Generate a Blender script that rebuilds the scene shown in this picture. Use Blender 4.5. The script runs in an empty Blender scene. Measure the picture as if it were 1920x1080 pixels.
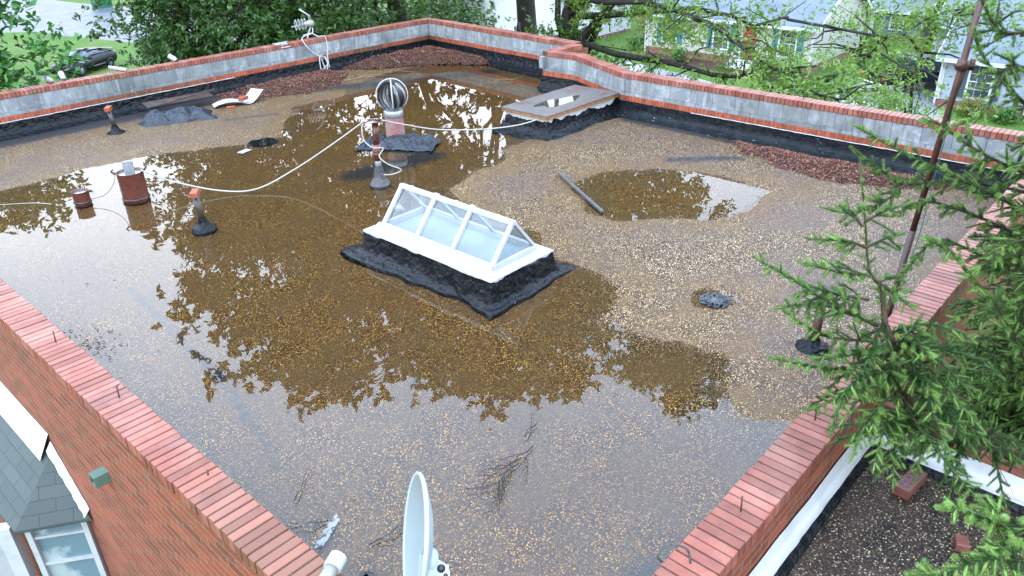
import bpy, math, random
import numpy as np
from mathutils import Matrix, Vector
rnd = random.Random(7); NR = np.random.RandomState(11)
R_ = math.radians; PI = math.pi
S = bpy.context.scene; COL = S.collection
# ------------------------------------------------------------------ camera
cam = bpy.data.cameras.new("camera"); co = bpy.data.objects.new("camera", cam); COL.objects.link(co)
M = Matrix(((0.6726948, 0.35892105, -0.64703739), (-0.73960026, 0.30046261, -0.60225715), (-0.02175223, 0.88368428, 0.46757774))).to_4x4()
M.translation = (0, 0, 4.0); co.matrix_world = M
cam.sensor_width = 36; cam.lens = 26.872; cam.clip_start = 0.05; cam.clip_end = 2000
S.camera = co
# ------------------------------------------------------------------ world: bright overcast
W = bpy.data.worlds.new("World"); S.world = W; W.use_nodes = True
nt = W.node_tree; nt.nodes.clear()
def nn(t, k, **kw):
    n = t.nodes.new(k)
    for a, b in kw.items():
        if a.startswith('i_'): n.inputs[a[2:].replace('_', ' ')].default_value = b
        else: setattr(n, a, b)
    return n
sky = nn(nt, 'ShaderNodeTexSky', sky_type='NISHITA', sun_disc=False, sun_elevation=R_(52), sun_rotation=R_(-60), air_density=1.2, dust_density=3.0)
hs = nn(nt, 'ShaderNodeHueSaturation'); hs.inputs['Saturation'].default_value = 0.55
nt.links.new(sky.outputs[0], hs.inputs['Color'])
tc = nn(nt, 'ShaderNodeTexCoord')
mp = nn(nt, 'ShaderNodeMapping'); mp.inputs['Scale'].default_value = (1, 1, 2.2)
nt.links.new(tc.outputs['Generated'], mp.inputs[0])
no = nn(nt, 'ShaderNodeTexNoise', i_Scale=1.6, i_Detail=4.0, i_Roughness=0.5)
nt.links.new(mp.outputs[0], no.inputs['Vector'])
cr = nn(nt, 'ShaderNodeValToRGB')
cr.color_ramp.elements[0].position = 0.3; cr.color_ramp.elements[0].color = (7.8, 8.8, 10.2, 1)
cr.color_ramp.elements[1].position = 0.7; cr.color_ramp.elements[1].color = (11.6, 12.1, 12.8, 1)
nt.links.new(no.outputs[0], cr.inputs[0])
mx = nn(nt, 'ShaderNodeMix', data_type='RGBA'); mx.inputs[0].default_value = 0.88
nt.links.new(hs.outputs[0], mx.inputs[6]); nt.links.new(cr.outputs[0], mx.inputs[7])
sx = nn(nt, 'ShaderNodeSeparateXYZ'); nt.links.new(tc.outputs['Generated'], sx.inputs[0])
gr = nn(nt, 'ShaderNodeValToRGB'); ge = gr.color_ramp.elements; ge.new(.35); ge.new(.75)
for k_, (p_, c_) in enumerate(((0.0, (1.2, 1.22, 1.25)), (.33, (1.68, 1.74, 1.82)), (.62, (1.62, 2.02, 2.55)), (1.0, (1.2, 1.6, 2.2)))): ge[k_].position = p_; ge[k_].color = (*c_, 1)
nt.links.new(sx.outputs[2], gr.inputs[0]); mg = nn(nt, 'ShaderNodeMix', data_type='RGBA', blend_type='MULTIPLY'); mg.inputs[0].default_value = 1
nt.links.new(mx.outputs[2], mg.inputs[6]); nt.links.new(gr.outputs[0], mg.inputs[7])
bg = nn(nt, 'ShaderNodeBackground'); bg.inputs[1].default_value = 0.12
nt.links.new(mg.outputs[2], bg.inputs[0])
wo = nn(nt, 'ShaderNodeOutputWorld'); nt.links.new(bg.outputs[0], wo.inputs[0])
sl = bpy.data.lights.new("sun", 'SUN'); sl.energy = 0.6; sl.angle = R_(25); sl.color = (1, 0.96, 0.9)
so = bpy.data.objects.new("sun", sl); COL.objects.link(so); so.rotation_euler = (R_(38), 0, R_(-60)); so.location = (0, 0, 40)
S.view_settings.view_transform = 'Standard'; S.view_settings.look = 'None'
S.view_settings.exposure = 1.38; S.view_settings.gamma = 1
S.cycles.max_bounces = 8; S.cycles.transparent_max_bounces = 24; S.cycles.caustics_refractive = False
# ------------------------------------------------------------------ helpers
def tag(o, label=None, cat=None, group=None, kind=None):
    if label: o['label'] = label
    if cat: o['category'] = cat
    if group: o['group'] = group
    if kind: o['kind'] = kind
    return o
def empty(name, loc, label, cat, group=None, rz=0):
    o = bpy.data.objects.new(name, None); COL.objects.link(o); o.location = loc; o.rotation_euler = (0, 0, rz)
    o.empty_display_size = 0.1
    return tag(o, label, cat, group)
def link(name, me, mats, parent=None, local=False):
    o = bpy.data.objects.new(name, me); COL.objects.link(o)
    for m in (mats if isinstance(mats, (list, tuple)) else [mats]): me.materials.append(m)
    if parent:
        o.parent = parent
        if not local and parent.parent is None:   # parts are built in world coordinates; a sub-part's parent is already in the world frame
            o.matrix_parent_inverse = (Matrix.Translation(parent.location) @ Matrix.Rotation(parent.rotation_euler[2], 4, 'Z')).inverted()
    return o
def copy_tree(o, parent=None):
    c = o.copy(); COL.objects.link(c)
    if parent: c.parent = parent
    for ch in list(o.children): copy_tree(ch, c)
    return c
class MB:
    """collects shapes, builds ONE mesh"""
    def __init__(s): s.v = []; s.f = []; s.mi = []; s.uv = []
    def add(s, vs, fs, mi=0, uv=None):
        b = len(s.v); s.v += [tuple(p) for p in vs]
        for k, f in enumerate(fs):
            s.f.append([b + i for i in f]); s.mi.append(mi); s.uv.append(uv[k] if uv else None)
        return s
    def box(s, c, d, rz=0, mi=0, ch=0, M4=None, taper=0):
        x, y, z = d[0] / 2, d[1] / 2, d[2] / 2
        if ch:
            vs = [(-x, -y, -z), (x, -y, -z), (x, y, -z), (-x, y, -z), (-x, -y, z - ch), (x, -y, z - ch), (x, y, z - ch), (-x, y, z - ch),
                  (-x + ch, -y + ch, z), (x - ch, -y + ch, z), (x - ch, y - ch, z), (-x + ch, y - ch, z)]
            fs = [(3, 2, 1, 0), (0, 1, 5, 4), (1, 2, 6, 5), (2, 3, 7, 6), (3, 0, 4, 7), (4, 5, 9, 8), (5, 6, 10, 9), (6, 7, 11, 10), (7, 4, 8, 11), (8, 9, 10, 11)]
        else:
            t = 1 - taper
            vs = [(-x, -y, -z), (x, -y, -z), (x, y, -z), (-x, y, -z), (-x * t, -y * t, z), (x * t, -y * t, z), (x * t, y * t, z), (-x * t, y * t, z)]
            fs = [(3, 2, 1, 0), (0, 1, 5, 4), (1, 2, 6, 5), (2, 3, 7, 6), (3, 0, 4, 7), (4, 5, 6, 7)]
        if M4 is None: M4 = Matrix.Translation(c) @ Matrix.Rotation(rz, 4, 'Z')
        else: M4 = Matrix.Translation(c) @ M4
        return s.add([M4 @ Vector(p) for p in vs], fs, mi)
    def bar(s, a, b, w, h, mi=0, up=(0, 0, 1)):
        a = Vector(a); b = Vector(b); d = (b - a); L = d.length; d.normalize()
        sx = d.cross(Vector(up)); sx.normalize(); u = sx.cross(d)
        vs = [p + sx * (i * w / 2) + u * (j * h / 2) for p in (a, b) for i, j in ((-1, -1), (1, -1), (1, 1), (-1, 1))]
        return s.add(vs, [(0, 1, 2, 3), (7, 6, 5, 4), (0, 4, 5, 1), (1, 5, 6, 2), (2, 6, 7, 3), (3, 7, 4, 0)], mi)
    def tube(s, pts, r, n=8, mi=0, cap=True):
        pts = [Vector(p) for p in pts]; rs = r if isinstance(r, (list, tuple)) else [r] * len(pts)
        b = len(s.v); pu = None
        for i, p in enumerate(pts):
            d = (pts[min(i + 1, len(pts) - 1)] - pts[max(i - 1, 0)]); d.normalize()
            if pu is None:
                pu = Vector((0, 0, 1)) if abs(d.z) < 0.9 else Vector((1, 0, 0))
            sx = d.cross(pu); sx.normalize(); u = sx.cross(d); u.normalize(); pu = u
            for k in range(n):
                a = 2 * PI * k / n; q = p + (sx * math.cos(a) + u * math.sin(a)) * rs[i]; s.v.append(tuple(q))
        for i in range(len(pts) - 1):
            for k in range(n):
                s.f.append([b + i * n + k, b + i * n + (k + 1) % n, b + (i + 1) * n + (k + 1) % n, b + (i + 1) * n + k]); s.mi.append(mi); s.uv.append(None)
        if cap:
            e = b + (len(pts) - 1) * n
            s.f.append([b + k for k in reversed(range(n))]); s.f.append([e + k for k in range(n)]); s.mi += [mi, mi]; s.uv += [None, None]
        return s
    def lathe(s, c, prof, n=24, mi=0, M4=None):
        b = len(s.v); c = Vector(c)
        for (r, z) in prof:
            for k in range(n):
                a = 2 * PI * k / n; q = Vector((r * math.cos(a), r * math.sin(a), z))
                if M4 is not None: q = M4 @ q
                s.v.append(tuple(c + q))
        for i in range(len(prof) - 1):
            for k in range(n):
                s.f.append([b + i * n + k, b + i * n + (k + 1) % n, b + (i + 1) * n + (k + 1) % n, b + (i + 1) * n + k]); s.mi.append(mi); s.uv.append(None)
        return s
    def build(s, name, mats, parent=None, smooth=False, local=False, tri=False):
        me = bpy.data.meshes.new(name); me.from_pydata(s.v, [], s.f)
        for p, m in zip(me.polygons, s.mi): p.material_index = m
        if any(u for u in s.uv):
            ul = me.uv_layers.new(name='UVMap'); k = 0
            for f, u in zip(s.f, s.uv):
                for j in range(len(f)):
                    if u: ul.data[k].uv = u[j]
                    k += 1
        if smooth: me.shade_smooth()
        me.update()
        return link(name, me, mats, parent, local)
def npmesh(name, V, F, mats, parent=None, smooth=False, attrs=None, mi=None):
    V = np.asarray(V, np.float32); F = np.asarray(F, np.int32); k = F.shape[1]
    me = bpy.data.meshes.new(name); me.vertices.add(len(V)); me.vertices.foreach_set('co', V.ravel())
    me.loops.add(F.size); me.loops.foreach_set('vertex_index', F.ravel())
    me.polygons.add(len(F)); me.polygons.foreach_set('loop_start', np.arange(0, F.size, k, dtype=np.int32))
    if mi is not None: me.polygons.foreach_set('material_index', np.asarray(mi, np.int32))
    me.polygons.foreach_set('use_smooth', np.full(len(F), smooth))
    for an, av in (attrs or {}).items():
        a = me.attributes.new(an, 'FLOAT', 'POINT'); a.data.foreach_set('value', np.asarray(av, np.float32))
    me.update(calc_edges=True)
    return link(name, me, mats, parent)
# value noise in numpy
_T = NR.rand(256, 256).astype(np.float32)
def vn(x, y):
    xi = np.floor(x).astype(int); yi = np.floor(y).astype(int); fx = x - xi; fy = y - yi
    fx = fx * fx * (3 - 2 * fx); fy = fy * fy * (3 - 2 * fy)
    a = _T[xi & 255, yi & 255]; b = _T[(xi + 1) & 255, yi & 255]; c = _T[xi & 255, (yi + 1) & 255]; d = _T[(xi + 1) & 255, (yi + 1) & 255]
    return (a * (1 - fx) + b * fx) * (1 - fy) + (c * (1 - fx) + d * fx) * fy
def fbm(x, y, o=4):
    s = 0; a = 0.5
    for i in range(o): s = s + a * (vn(x + 17 * i, y - 31 * i) - 0.5); x = x * 2.03; y = y * 2.03; a *= 0.5
    return s
def sdist(px, py, poly):
    """signed distance, positive inside"""
    P = np.array(poly, float); d = np.full(px.shape, 1e9); ins = np.zeros(px.shape, bool)
    for i in range(len(P)):
        a = P[i]; b = P[(i + 1) % len(P)]; e = b - a; wx = px - a[0]; wy = py - a[1]
        t = np.clip((wx * e[0] + wy * e[1]) / (e @ e), 0, 1)
        d = np.minimum(d, np.hypot(wx - t * e[0], wy - t * e[1]))
        c = ((a[1] > py) != (b[1] > py)) & (px < (b[0] - a[0]) * (py - a[1]) / (b[1] - a[1] + 1e-12) + a[0]); ins ^= c
    return np.where(ins, d, -d)
# ------------------------------------------------------------------ materials
def mat(name, col=(0.5, 0.5, 0.5), rough=0.7, spec=0.3, noise=None, bump=None, island=0, metal=0, coords='Object', build=None, coat=0):
    """noise=(scale, colour2, lo, hi) ; bump=(scale, strength, distance)"""
    m = bpy.data.materials.new(name); m.use_nodes = True; t = m.node_tree; t.nodes.clear()
    out = nn(t, 'ShaderNodeOutputMaterial'); p = nn(t, 'ShaderNodeBsdfPrincipled')
    t.links.new(p.outputs[0], out.inputs[0])
    p.inputs['Base Color'].default_value = (*col, 1); p.inputs['Roughness'].default_value = rough
    p.inputs['Specular IOR Level'].default_value = spec; p.inputs['Metallic'].default_value = metal
    p.inputs['Coat Weight'].default_value = coat; p.inputs['Coat Roughness'].default_value = 0.08
    tc = nn(t, 'ShaderNodeTexCoord'); src = None
    if noise:
        sets = noise if isinstance(noise, list) else [noise]
        cur = None
        for (sc, c2, lo, hi) in sets:
            n = nn(t, 'ShaderNodeTexNoise', i_Scale=sc, i_Detail=5.0, i_Roughness=0.6); t.links.new(tc.outputs[coords], n.inputs['Vector'])
            mr = nn(t, 'ShaderNodeMapRange'); mr.inputs[1].default_value = lo; mr.inputs[2].default_value = hi; t.links.new(n.outputs[0], mr.inputs[0])
            x = nn(t, 'ShaderNodeMix', data_type='RGBA'); t.links.new(mr.outputs[0], x.inputs[0])
            if cur is None: x.inputs[6].default_value = (*col, 1)
            else: t.links.new(cur, x.inputs[6])
            x.inputs[7].default_value = (*c2, 1); cur = x.outputs[2]
        src = cur
    if island:
        g = nn(t, 'ShaderNodeNewGeometry')
        mr = nn(t, 'ShaderNodeMapRange'); mr.inputs[3].default_value = 1 - island; mr.inputs[4].default_value = 1 + island; t.links.new(g.outputs['Random Per Island'], mr.inputs[0])
        hv = nn(t, 'ShaderNodeHueSaturation')
        if src: t.links.new(src, hv.inputs['Color'])
        else: hv.inputs['Color'].default_value = (*col, 1)
        t.links.new(mr.outputs[0], hv.inputs['Value']); src = hv.outputs[0]
    if src: t.links.new(src, p.inputs['Base Color'])
    if bump:
        n = nn(t, 'ShaderNodeTexNoise', i_Scale=bump[0], i_Detail=4.0); t.links.new(tc.outputs[coords], n.inputs['Vector'])
        b = nn(t, 'ShaderNodeBump'); b.inputs['Strength'].default_value = bump[1]; b.inputs['Distance'].default_value = bump[2]
        t.links.new(n.outputs[0], b.inputs['Height']); t.links.new(b.outputs[0], p.inputs['Normal'])
    if build: build(t, p, tc, out)
    return m
def ramp(t, src, stops, const=False):
    r = nn(t, 'ShaderNodeValToRGB'); e = r.color_ramp.elements
    if const: r.color_ramp.interpolation = 'CONSTANT'
    while len(e) < len(stops): e.new(0.5)
    for k, (p, c) in enumerate(stops): e[k].position = p; e[k].color = (*c, 1)
    t.links.new(src, r.inputs[0]); return r.outputs[0]
def mixc(t, f, a, b, mode='MIX'):
    x = nn(t, 'ShaderNodeMix', data_type='RGBA', blend_type=mode)
    for s, i in ((f, 0), (a, 6), (b, 7)):
        if hasattr(s, 'is_linked') or hasattr(s, 'links'): t.links.new(s, x.inputs[i])
        elif i == 0: x.inputs[0].default_value = s
        else: x.inputs[i].default_value = (*s, 1)
    return x.outputs[2]
def mrange(t, src, a, b, c=0.0, d=1.0):
    m = nn(t, 'ShaderNodeMapRange'); t.links.new(src, m.inputs[0])
    for i, v in enumerate((a, b, c, d)): m.inputs[i + 1].default_value = v
    return m.outputs[0]
def noise_(t, vec, sc, det=4, ro=0.55):
    n = nn(t, 'ShaderNodeTexNoise'); n.inputs['Scale'].default_value = sc; n.inputs['Detail'].default_value = det; n.inputs['Roughness'].default_value = ro
    t.links.new(vec, n.inputs['Vector']); return n.outputs[0]
def math_(t, op, a, b):
    m = nn(t, 'ShaderNodeMath', operation=op)
    for i, s in enumerate((a, b)):
        if hasattr(s, 'links'): t.links.new(s, m.inputs[i])
        else: m.inputs[i].default_value = s
    return m.outputs[0]
def gravel_build(t, p, tc, out, dark=False):
    v = nn(t, 'ShaderNodeTexVoronoi', i_Scale=88.0); t.links.new(tc.outputs['Object'], v.inputs['Vector'])
    sep = nn(t, 'ShaderNodeSeparateColor'); t.links.new(v.outputs['Color'], sep.inputs[0])
    k = 0.66
    if not dark:
        st = [(0, (.025, .018, .014)), (.20, (.17, .11, .065)), (.34, (.30, .19, .11)), (.46, (.42, .30, .18)), (.57, (.06, .04, .028)), (.68, (.48, .37, .26)), (.78, (.09, .07, .055)), (.87, (.70, .59, .44)), (.94, (1.05, .94, .78))]
    else:
        st = [(0, (.012, .010, .008)), (.25, (.05, .036, .022)), (.42, (.15, .09, .035)), (.56, (.04, .026, .02)), (.68, (.22, .155, .085)), (.80, (.02, .017, .014)), (.91, (.60, .47, .28))]
    c = ramp(t, sep.outputs[0], [(a, tuple(x * k for x in q)) for a, q in st], True)
    # crevices between stones
    cre = mrange(t, v.outputs['Distance'], 0.36, 0.60, 1.0, 0.12)
    c = mixc(t, 1.0, c, cre, 'MULTIPLY')
    big = noise_(t, tc.outputs['Object'], 0.9, 5)
    if not dark: c = mixc(t, 1.0, c, (1.12, .90, .62), 'MULTIPLY')
    c = mixc(t, mrange(t, big, 0.42, 0.66, 0, 0.6), c, (.075, .045, .035)); c = mixc(t, mrange(t, noise_(t, tc.outputs['Object'], 3.1, 5, .7), .5, .72, 0, .5), c, (.05, .036, .026))
    if not dark:
        at = nn(t, 'ShaderNodeAttribute', attribute_name='depth')
        wet = mrange(t, at.outputs['Fac'], -0.022, 0.008)
        n2 = noise_(t, tc.outputs['Object'], 3.0, 5)
        alg = mixc(t, n2, (1.75, 1.18, .40), (1.15, .98, .32))
        cw = mixc(t, 1.0, c, alg, 'MULTIPLY')
        # the amber film of algae gathers where the water is deeper
        deep = mrange(t, at.outputs['Fac'], 0.0, 0.03, 0.35, 0.9)
        cw = mixc(t, math_(t, 'MULTIPLY', wet, deep), c, cw)
        cw = mixc(t, math_(t, 'MULTIPLY', wet, 0.12), cw, (.02, .012, .004))
        c = cw
        mo_ = math_(t, 'MULTIPLY', mrange(t, noise_(t, tc.outputs['Object'], 2.2, 6, .7), .42, .6), mrange(t, at.outputs['Fac'], -.034, -.012))
        c = mixc(t, math_(t, 'MULTIPLY', mo_, .6), c, (.10, .055, .018))
        ba = nn(t, 'ShaderNodeAttribute', attribute_name='bare')
        bn = math_(t, 'ADD', ba.outputs['Fac'], math_(t, 'MULTIPLY', math_(t, 'SUBTRACT', noise_(t, tc.outputs['Object'], 14.0, 5, .7), 0.5), 1.3))
        c = mixc(t, mrange(t, bn, 0.35, 0.75), c, (.022, .02, .02))
    t.links.new(c, p.inputs['Base Color'])
    p.inputs['Roughness'].default_value = 0.5; p.inputs['Specular IOR Level'].default_value = 0.22
    b = nn(t, 'ShaderNodeBump'); b.inputs['Strength'].default_value = 0.8; b.inputs['Distance'].default_value = 0.006; b.invert = True
    t.links.new(v.outputs['Distance'], b.inputs['Height']); t.links.new(b.outputs[0], p.inputs['Normal'])
def streaks(t, p, tc):
    m = nn(t, 'ShaderNodeMapping'); m.inputs['Scale'].default_value = (7, 7, .8); t.links.new(tc.outputs['Object'], m.inputs[0])
    n = noise_(t, m.outputs[0], 1.0, 6, .7); src = p.inputs['Base Color'].links[0].from_socket
    c = mixc(t, mrange(t, n, .52, .70, 0, .65), src, (.055, .058, .05)); n2 = noise_(t, m.outputs[0], .55, 5, .7); c = mixc(t, mrange(t, n2, .56, .70, 0, .7), c, (.33, .34, .345))
    t.links.new(c, p.inputs['Base Color'])
M_gravel = mat('gravel', build=gravel_build)
M_gravel_dark = mat('wet dark gravel', build=lambda t, p, tc, out: gravel_build(t, p, tc, out, True))
def water_build(t, p, tc, out, mask=True):
    t.nodes.remove(p)
    tr = nn(t, 'ShaderNodeBsdfTransparent'); tr.inputs[0].default_value = (.97, .94, .86, 1)
    gl = nn(t, 'ShaderNodeBsdfGlossy'); gl.inputs['Roughness'].default_value = 0.0
    fr = nn(t, 'ShaderNodeFresnel'); fr.inputs[0].default_value = 1.45
    b = nn(t, 'ShaderNodeBump'); b.inputs['Strength'].default_value = 0.05; b.inputs['Distance'].default_value = 0.01
    t.links.new(noise_(t, tc.outputs['Object'], 2.5, 2), b.inputs['Height']); t.links.new(b.outputs[0], gl.inputs['Normal'])
    mxs = nn(t, 'ShaderNodeMixShader'); t.links.new(tr.outputs[0], mxs.inputs[1]); t.links.new(gl.outputs[0], mxs.inputs[2])
    f = fr.outputs[0]; cl = nn(t, 'ShaderNodeBsdfTransparent')
    t.links.new(f, mxs.inputs[0])
    if mask:
        at = nn(t, 'ShaderNodeAttribute', attribute_name='depth')
        v = nn(t, 'ShaderNodeTexVoronoi', i_Scale=88.0); t.links.new(tc.outputs['Object'], v.inputs['Vector'])
        pk = math_(t, 'MULTIPLY', math_(t, 'SUBTRACT', v.outputs['Distance'], 0.45), 0.016)
        pk = math_(t, 'ADD', pk, math_(t, 'MULTIPLY', math_(t, 'SUBTRACT', noise_(t, tc.outputs['Object'], 9.0, 5, .65), 0.5), 0.02))
        a = mrange(t, math_(t, 'ADD', at.outputs['Fac'], pk), -0.001, 0.002)
        m2 = nn(t, 'ShaderNodeMixShader'); t.links.new(a, m2.inputs[0]); t.links.new(cl.outputs[0], m2.inputs[1]); t.links.new(mxs.outputs[0], m2.inputs[2])
        t.links.new(m2.outputs[0], out.inputs[0])
    else: t.links.new(mxs.outputs[0], out.inputs[0])
M_water = mat('rain water', build=water_build)
M_water2 = mat('shallow rain water', build=lambda t, p, tc, out: water_build(t, p, tc, out, False))
def brickwall_build(t, p, tc, out, c1=(.23, .048, .020), c2=(.12, .026, .013), mo=(.15, .115, .075), hw=0.235, hh=0.077, dirt=True):
    uv = nn(t, 'ShaderNodeUVMap'); br = nn(t, 'ShaderNodeTexBrick')
    # slightly wavy courses
    t.links.new(uv.outputs[0], br.inputs['Vector'])
    br.inputs['Scale'].default_value = 1.0; br.inputs['Brick Width'].default_value = hw; br.inputs['Row Height'].default_value = hh
    br.inputs['Mortar Size'].default_value = 0.0065; br.inputs['Mortar Smooth'].default_value = 0.2; br.inputs['Bias'].default_value = 0.0
    br.inputs['Color1'].default_value = (*c1, 1); br.inputs['Color2'].default_value = (*c2, 1); br.inputs['Mortar'].default_value = (*mo, 1)
    c = br.outputs['Color']
    n = noise_(t, tc.outputs['Object'], 2.4, 6, .65)
    if dirt:
        c = mixc(t, mrange(t, n, 0.46, 0.74, 0, 0.5), c, (.06, .036, .016))
        n3 = noise_(t, tc.outputs['Object'], 28, 4, .7)
        c = mixc(t, mrange(t, n3, 0.55, 0.75, 0, 0.5), c, (.30, .13, .07))
        n4 = noise_(t, tc.outputs['Object'], 5, 5, .7)
        c = mixc(t, mrange(t, n4, 0.62, 0.72, 0, 0.5), c, (.16, .13, .12))
    t.links.new(c, p.inputs['Base Color']); p.inputs['Roughness'].default_value = 0.75
    b = nn(t, 'ShaderNodeBump'); b.inputs['Strength'].default_value = 0.9; b.inputs['Distance'].default_value = 0.006; b.invert = True
    t.links.new(br.outputs['Fac'], b.inputs['Height'])
    b2 = nn(t, 'ShaderNodeBump'); b2.inputs['Strength'].default_value = 0.4; b2.inputs['Distance'].default_value = 0.004
    t.links.new(noise_(t, tc.outputs['Object'], 60, 3), b2.inputs['Height']); t.links.new(b.outputs[0], b2.inputs['Normal'])
    t.links.new(b2.outputs[0], p.inputs['Normal'])
M_brickwall = mat('red brickwork', build=brickwall_build)
M_cop = mat('coping brick', (.205, .063, .039), .5, .22, noise=[(9, (.155, .047, .032), .4, .7), (30, (.09, .045, .035), .60, .72), (3, (.22, .095, .07), .45, .7), (.33, (.16, .066, .038), .54, .70), (11, (.03, .028, .022), .67, .73)], bump=(60, .35, .004), island=.26)
M_band = mat('brick header', (.27, .062, .027), .6, .3, noise=[(12, (.19, .042, .02), .4, .7), (40, (.35, .19, .14), .66, .8), (.33, (.11, .045, .02), .5, .64), (7, (.05, .035, .025), .62, .75)], bump=(90, .3, .003), island=.22)
M_dkbrick = mat('dark red brick', (.13, .045, .032), .5, .35, noise=(12, (.08, .03, .022), .4, .7), bump=(60, .3, .004))
M_mortar = mat('old mortar', (.065, .05, .03), .9, .2, noise=(25, (.04, .035, .025), .4, .65), bump=(120, .8, .006))
M_block = mat('cinder block', (.19, .195, .19), .8, .25, noise=[(1.6, (.15, .16, .165), .4, .62), (7, (.27, .28, .28), .5, .7), (3.1, (.10, .105, .095), .56, .72), (35, (.13, .12, .09), .6, .75), (.45, (.10, .11, .105), .5, .66), (5, (.34, .35, .36), .66, .74)], bump=(70, .5, .004), island=.16, build=lambda t, p, tc, out: streaks(t, p, tc))
M_blockm = mat('block mortar', (.16, .16, .145), .9, .2, noise=(12, (.07, .07, .06), .4, .65))
M_tar = mat('black roofing tar', (.003, .0035, .0045), .34, .16, noise=(9, (.010, .012, .014), .5, .75), bump=(11, 1.0, .05))
M_tar_speck = mat('black tar with flaking white', (.004, .005, .006), .42, .12, noise=[(6, (.012, .014, .017), .45, .75), (34, (.5, .5, .5), .685, .70)], bump=(14, .9, .02))
M_white = mat('white roof paint', (.42, .43, .43), .5, .4, noise=[(5, (.33, .34, .33), .45, .75), (22, (.40, .36, .30), .68, .8)], bump=(18, .3, .01))
M_wpaint = mat('white painted frame', (.34, .345, .345), .4, .4, noise=[(9, (.27, .275, .275), .5, .75), (45, (.25, .22, .18), .70, .78)])
M_rust = mat('rusty brown paint', (.10, .024, .014), .32, .5, noise=[(8, (.05, .018, .013), .45, .65), (20, (.20, .08, .035), .62, .75)], bump=(40, .3, .004))
M_dkpipe = mat('dark tarred pipe', (.025, .018, .015), .4, .5, noise=(14, (.08, .03, .018), .5, .7), bump=(30, .5, .005))
M_iron = mat('rusted iron', (.065, .023, .014), .5, .4, noise=[(7, (.035, .016, .011), .4, .6), (25, (.17, .065, .03), .62, .75)], bump=(60, .4, .003))
M_rebar = mat('rusted rod', (.06, .025, .018), .7, .3)
M_galv = mat('galvanised metal', (.22, .23, .23), .35, .5, noise=(8, (.14, .13, .125), .5, .75), metal=.5)
M_dkmetal = mat('dark vane metal', (.035, .033, .034), .4, .5, metal=.6, noise=(10, (.10, .06, .045), .5, .7))
M_pink = mat('faded pink paint', (.20, .070, .062), .5, .4, noise=[(7, (.18, .125, .11), .4, .65), (16, (.07, .028, .018), .58, .68)])
M_wire = mat('white cable', (.30, .28, .24), .5, .4)
M_wire_dk = mat('thin dark wire', (.05, .05, .045), .5, .4)
M_plast = mat('black plastic sheet', (.012, .014, .018), .42, .3, noise=(5, (.022, .026, .032), .45, .7), bump=(22, .9, .02))
M_dkwood = mat('wet dark board', (.035, .022, .016), .5, .4, noise=(6, (.08, .04, .028), .5, .7))
M_paper = mat('crumpled paper', (.33, .33, .33), .8, .2, noise=(30, (.2, .2, .2), .5, .62))
M_leaf_dead = mat('dead brown leaf', (.125, .040, .020), .5, .4, noise=(3, (.10, .03, .016), .4, .65), island=.55)
M_leaf_dead2 = mat('dead tan leaf', (.25, .11, .045), .5, .4, island=.4)
M_mulch = mat('rotting leaf litter', (.035, .017, .011), .8, .2, bump=(30, .8, .03), noise=(20, (.07, .03, .015), .5, .7))
M_twig = mat('dark wet twig', (.03, .025, .02), .6, .3, noise=(20, (.07, .055, .04), .5, .7))
M_twig2 = mat('pale dry twig', (.17, .13, .09), .7, .3)
M_dish = mat('grey dish enamel', (.17, .19, .195), .3, .4, noise=(3, (.15, .17, .175), .4, .7))
M_dishrim = mat('pale dish rim', (.26, .29, .295), .4, .4, noise=(5, (.27, .19, .12), .66, .78))
M_bolt = mat('rusty bolt', (.05, .02, .013), .6, .3)
M_ivory = mat('ivory plastic', (.22, .21, .165), .4, .4)
M_wplast = mat('white plastic', (.33, .34, .34), .35, .4)
M_rubber = mat('black rubber', (.02, .02, .02), .45, .5, noise=(30, (.12, .09, .07), .55, .7), bump=(40, .6, .01))
M_copper = mat('green weathered copper', (.07, .11, .085), .6, .3, noise=(15, (.08, .12, .09), .4, .7))
M_shingle = None
def glass_build(t, p, tc, out, tint=(.93, .96, .97), ior=1.5):
    t.nodes.remove(p)
    tr = nn(t, 'ShaderNodeBsdfTransparent'); tr.inputs[0].default_value = (*tint, 1)
    gl = nn(t, 'ShaderNodeBsdfGlossy'); gl.inputs['Roughness'].default_value = 0.03
    fr = nn(t, 'ShaderNodeFresnel'); fr.inputs[0].default_value = ior
    ms = nn(t, 'ShaderNodeMixShader'); t.links.new(fr.outputs[0], ms.inputs[0]); t.links.new(tr.outputs[0], ms.inputs[1]); t.links.new(gl.outputs[0], ms.inputs[2])
    di = nn(t, 'ShaderNodeBsdfDiffuse'); di.inputs[0].default_value = (.24, .27, .28, 1)
    m2 = nn(t, 'ShaderNodeMixShader'); t.links.new(mrange(t, noise_(t, tc.outputs['Object'], 3, 4), .35, .75, .10, .30), m2.inputs[0])
    t.links.new(ms.outputs[0], m2.inputs[1]); t.links.new(di.outputs[0], m2.inputs[2]); t.links.new(m2.outputs[0], out.inputs[0])
M_glass = mat('dirty glass', build=glass_build)
M_winglass = mat('window pane', (.03, .04, .05), .06, .8)
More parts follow.
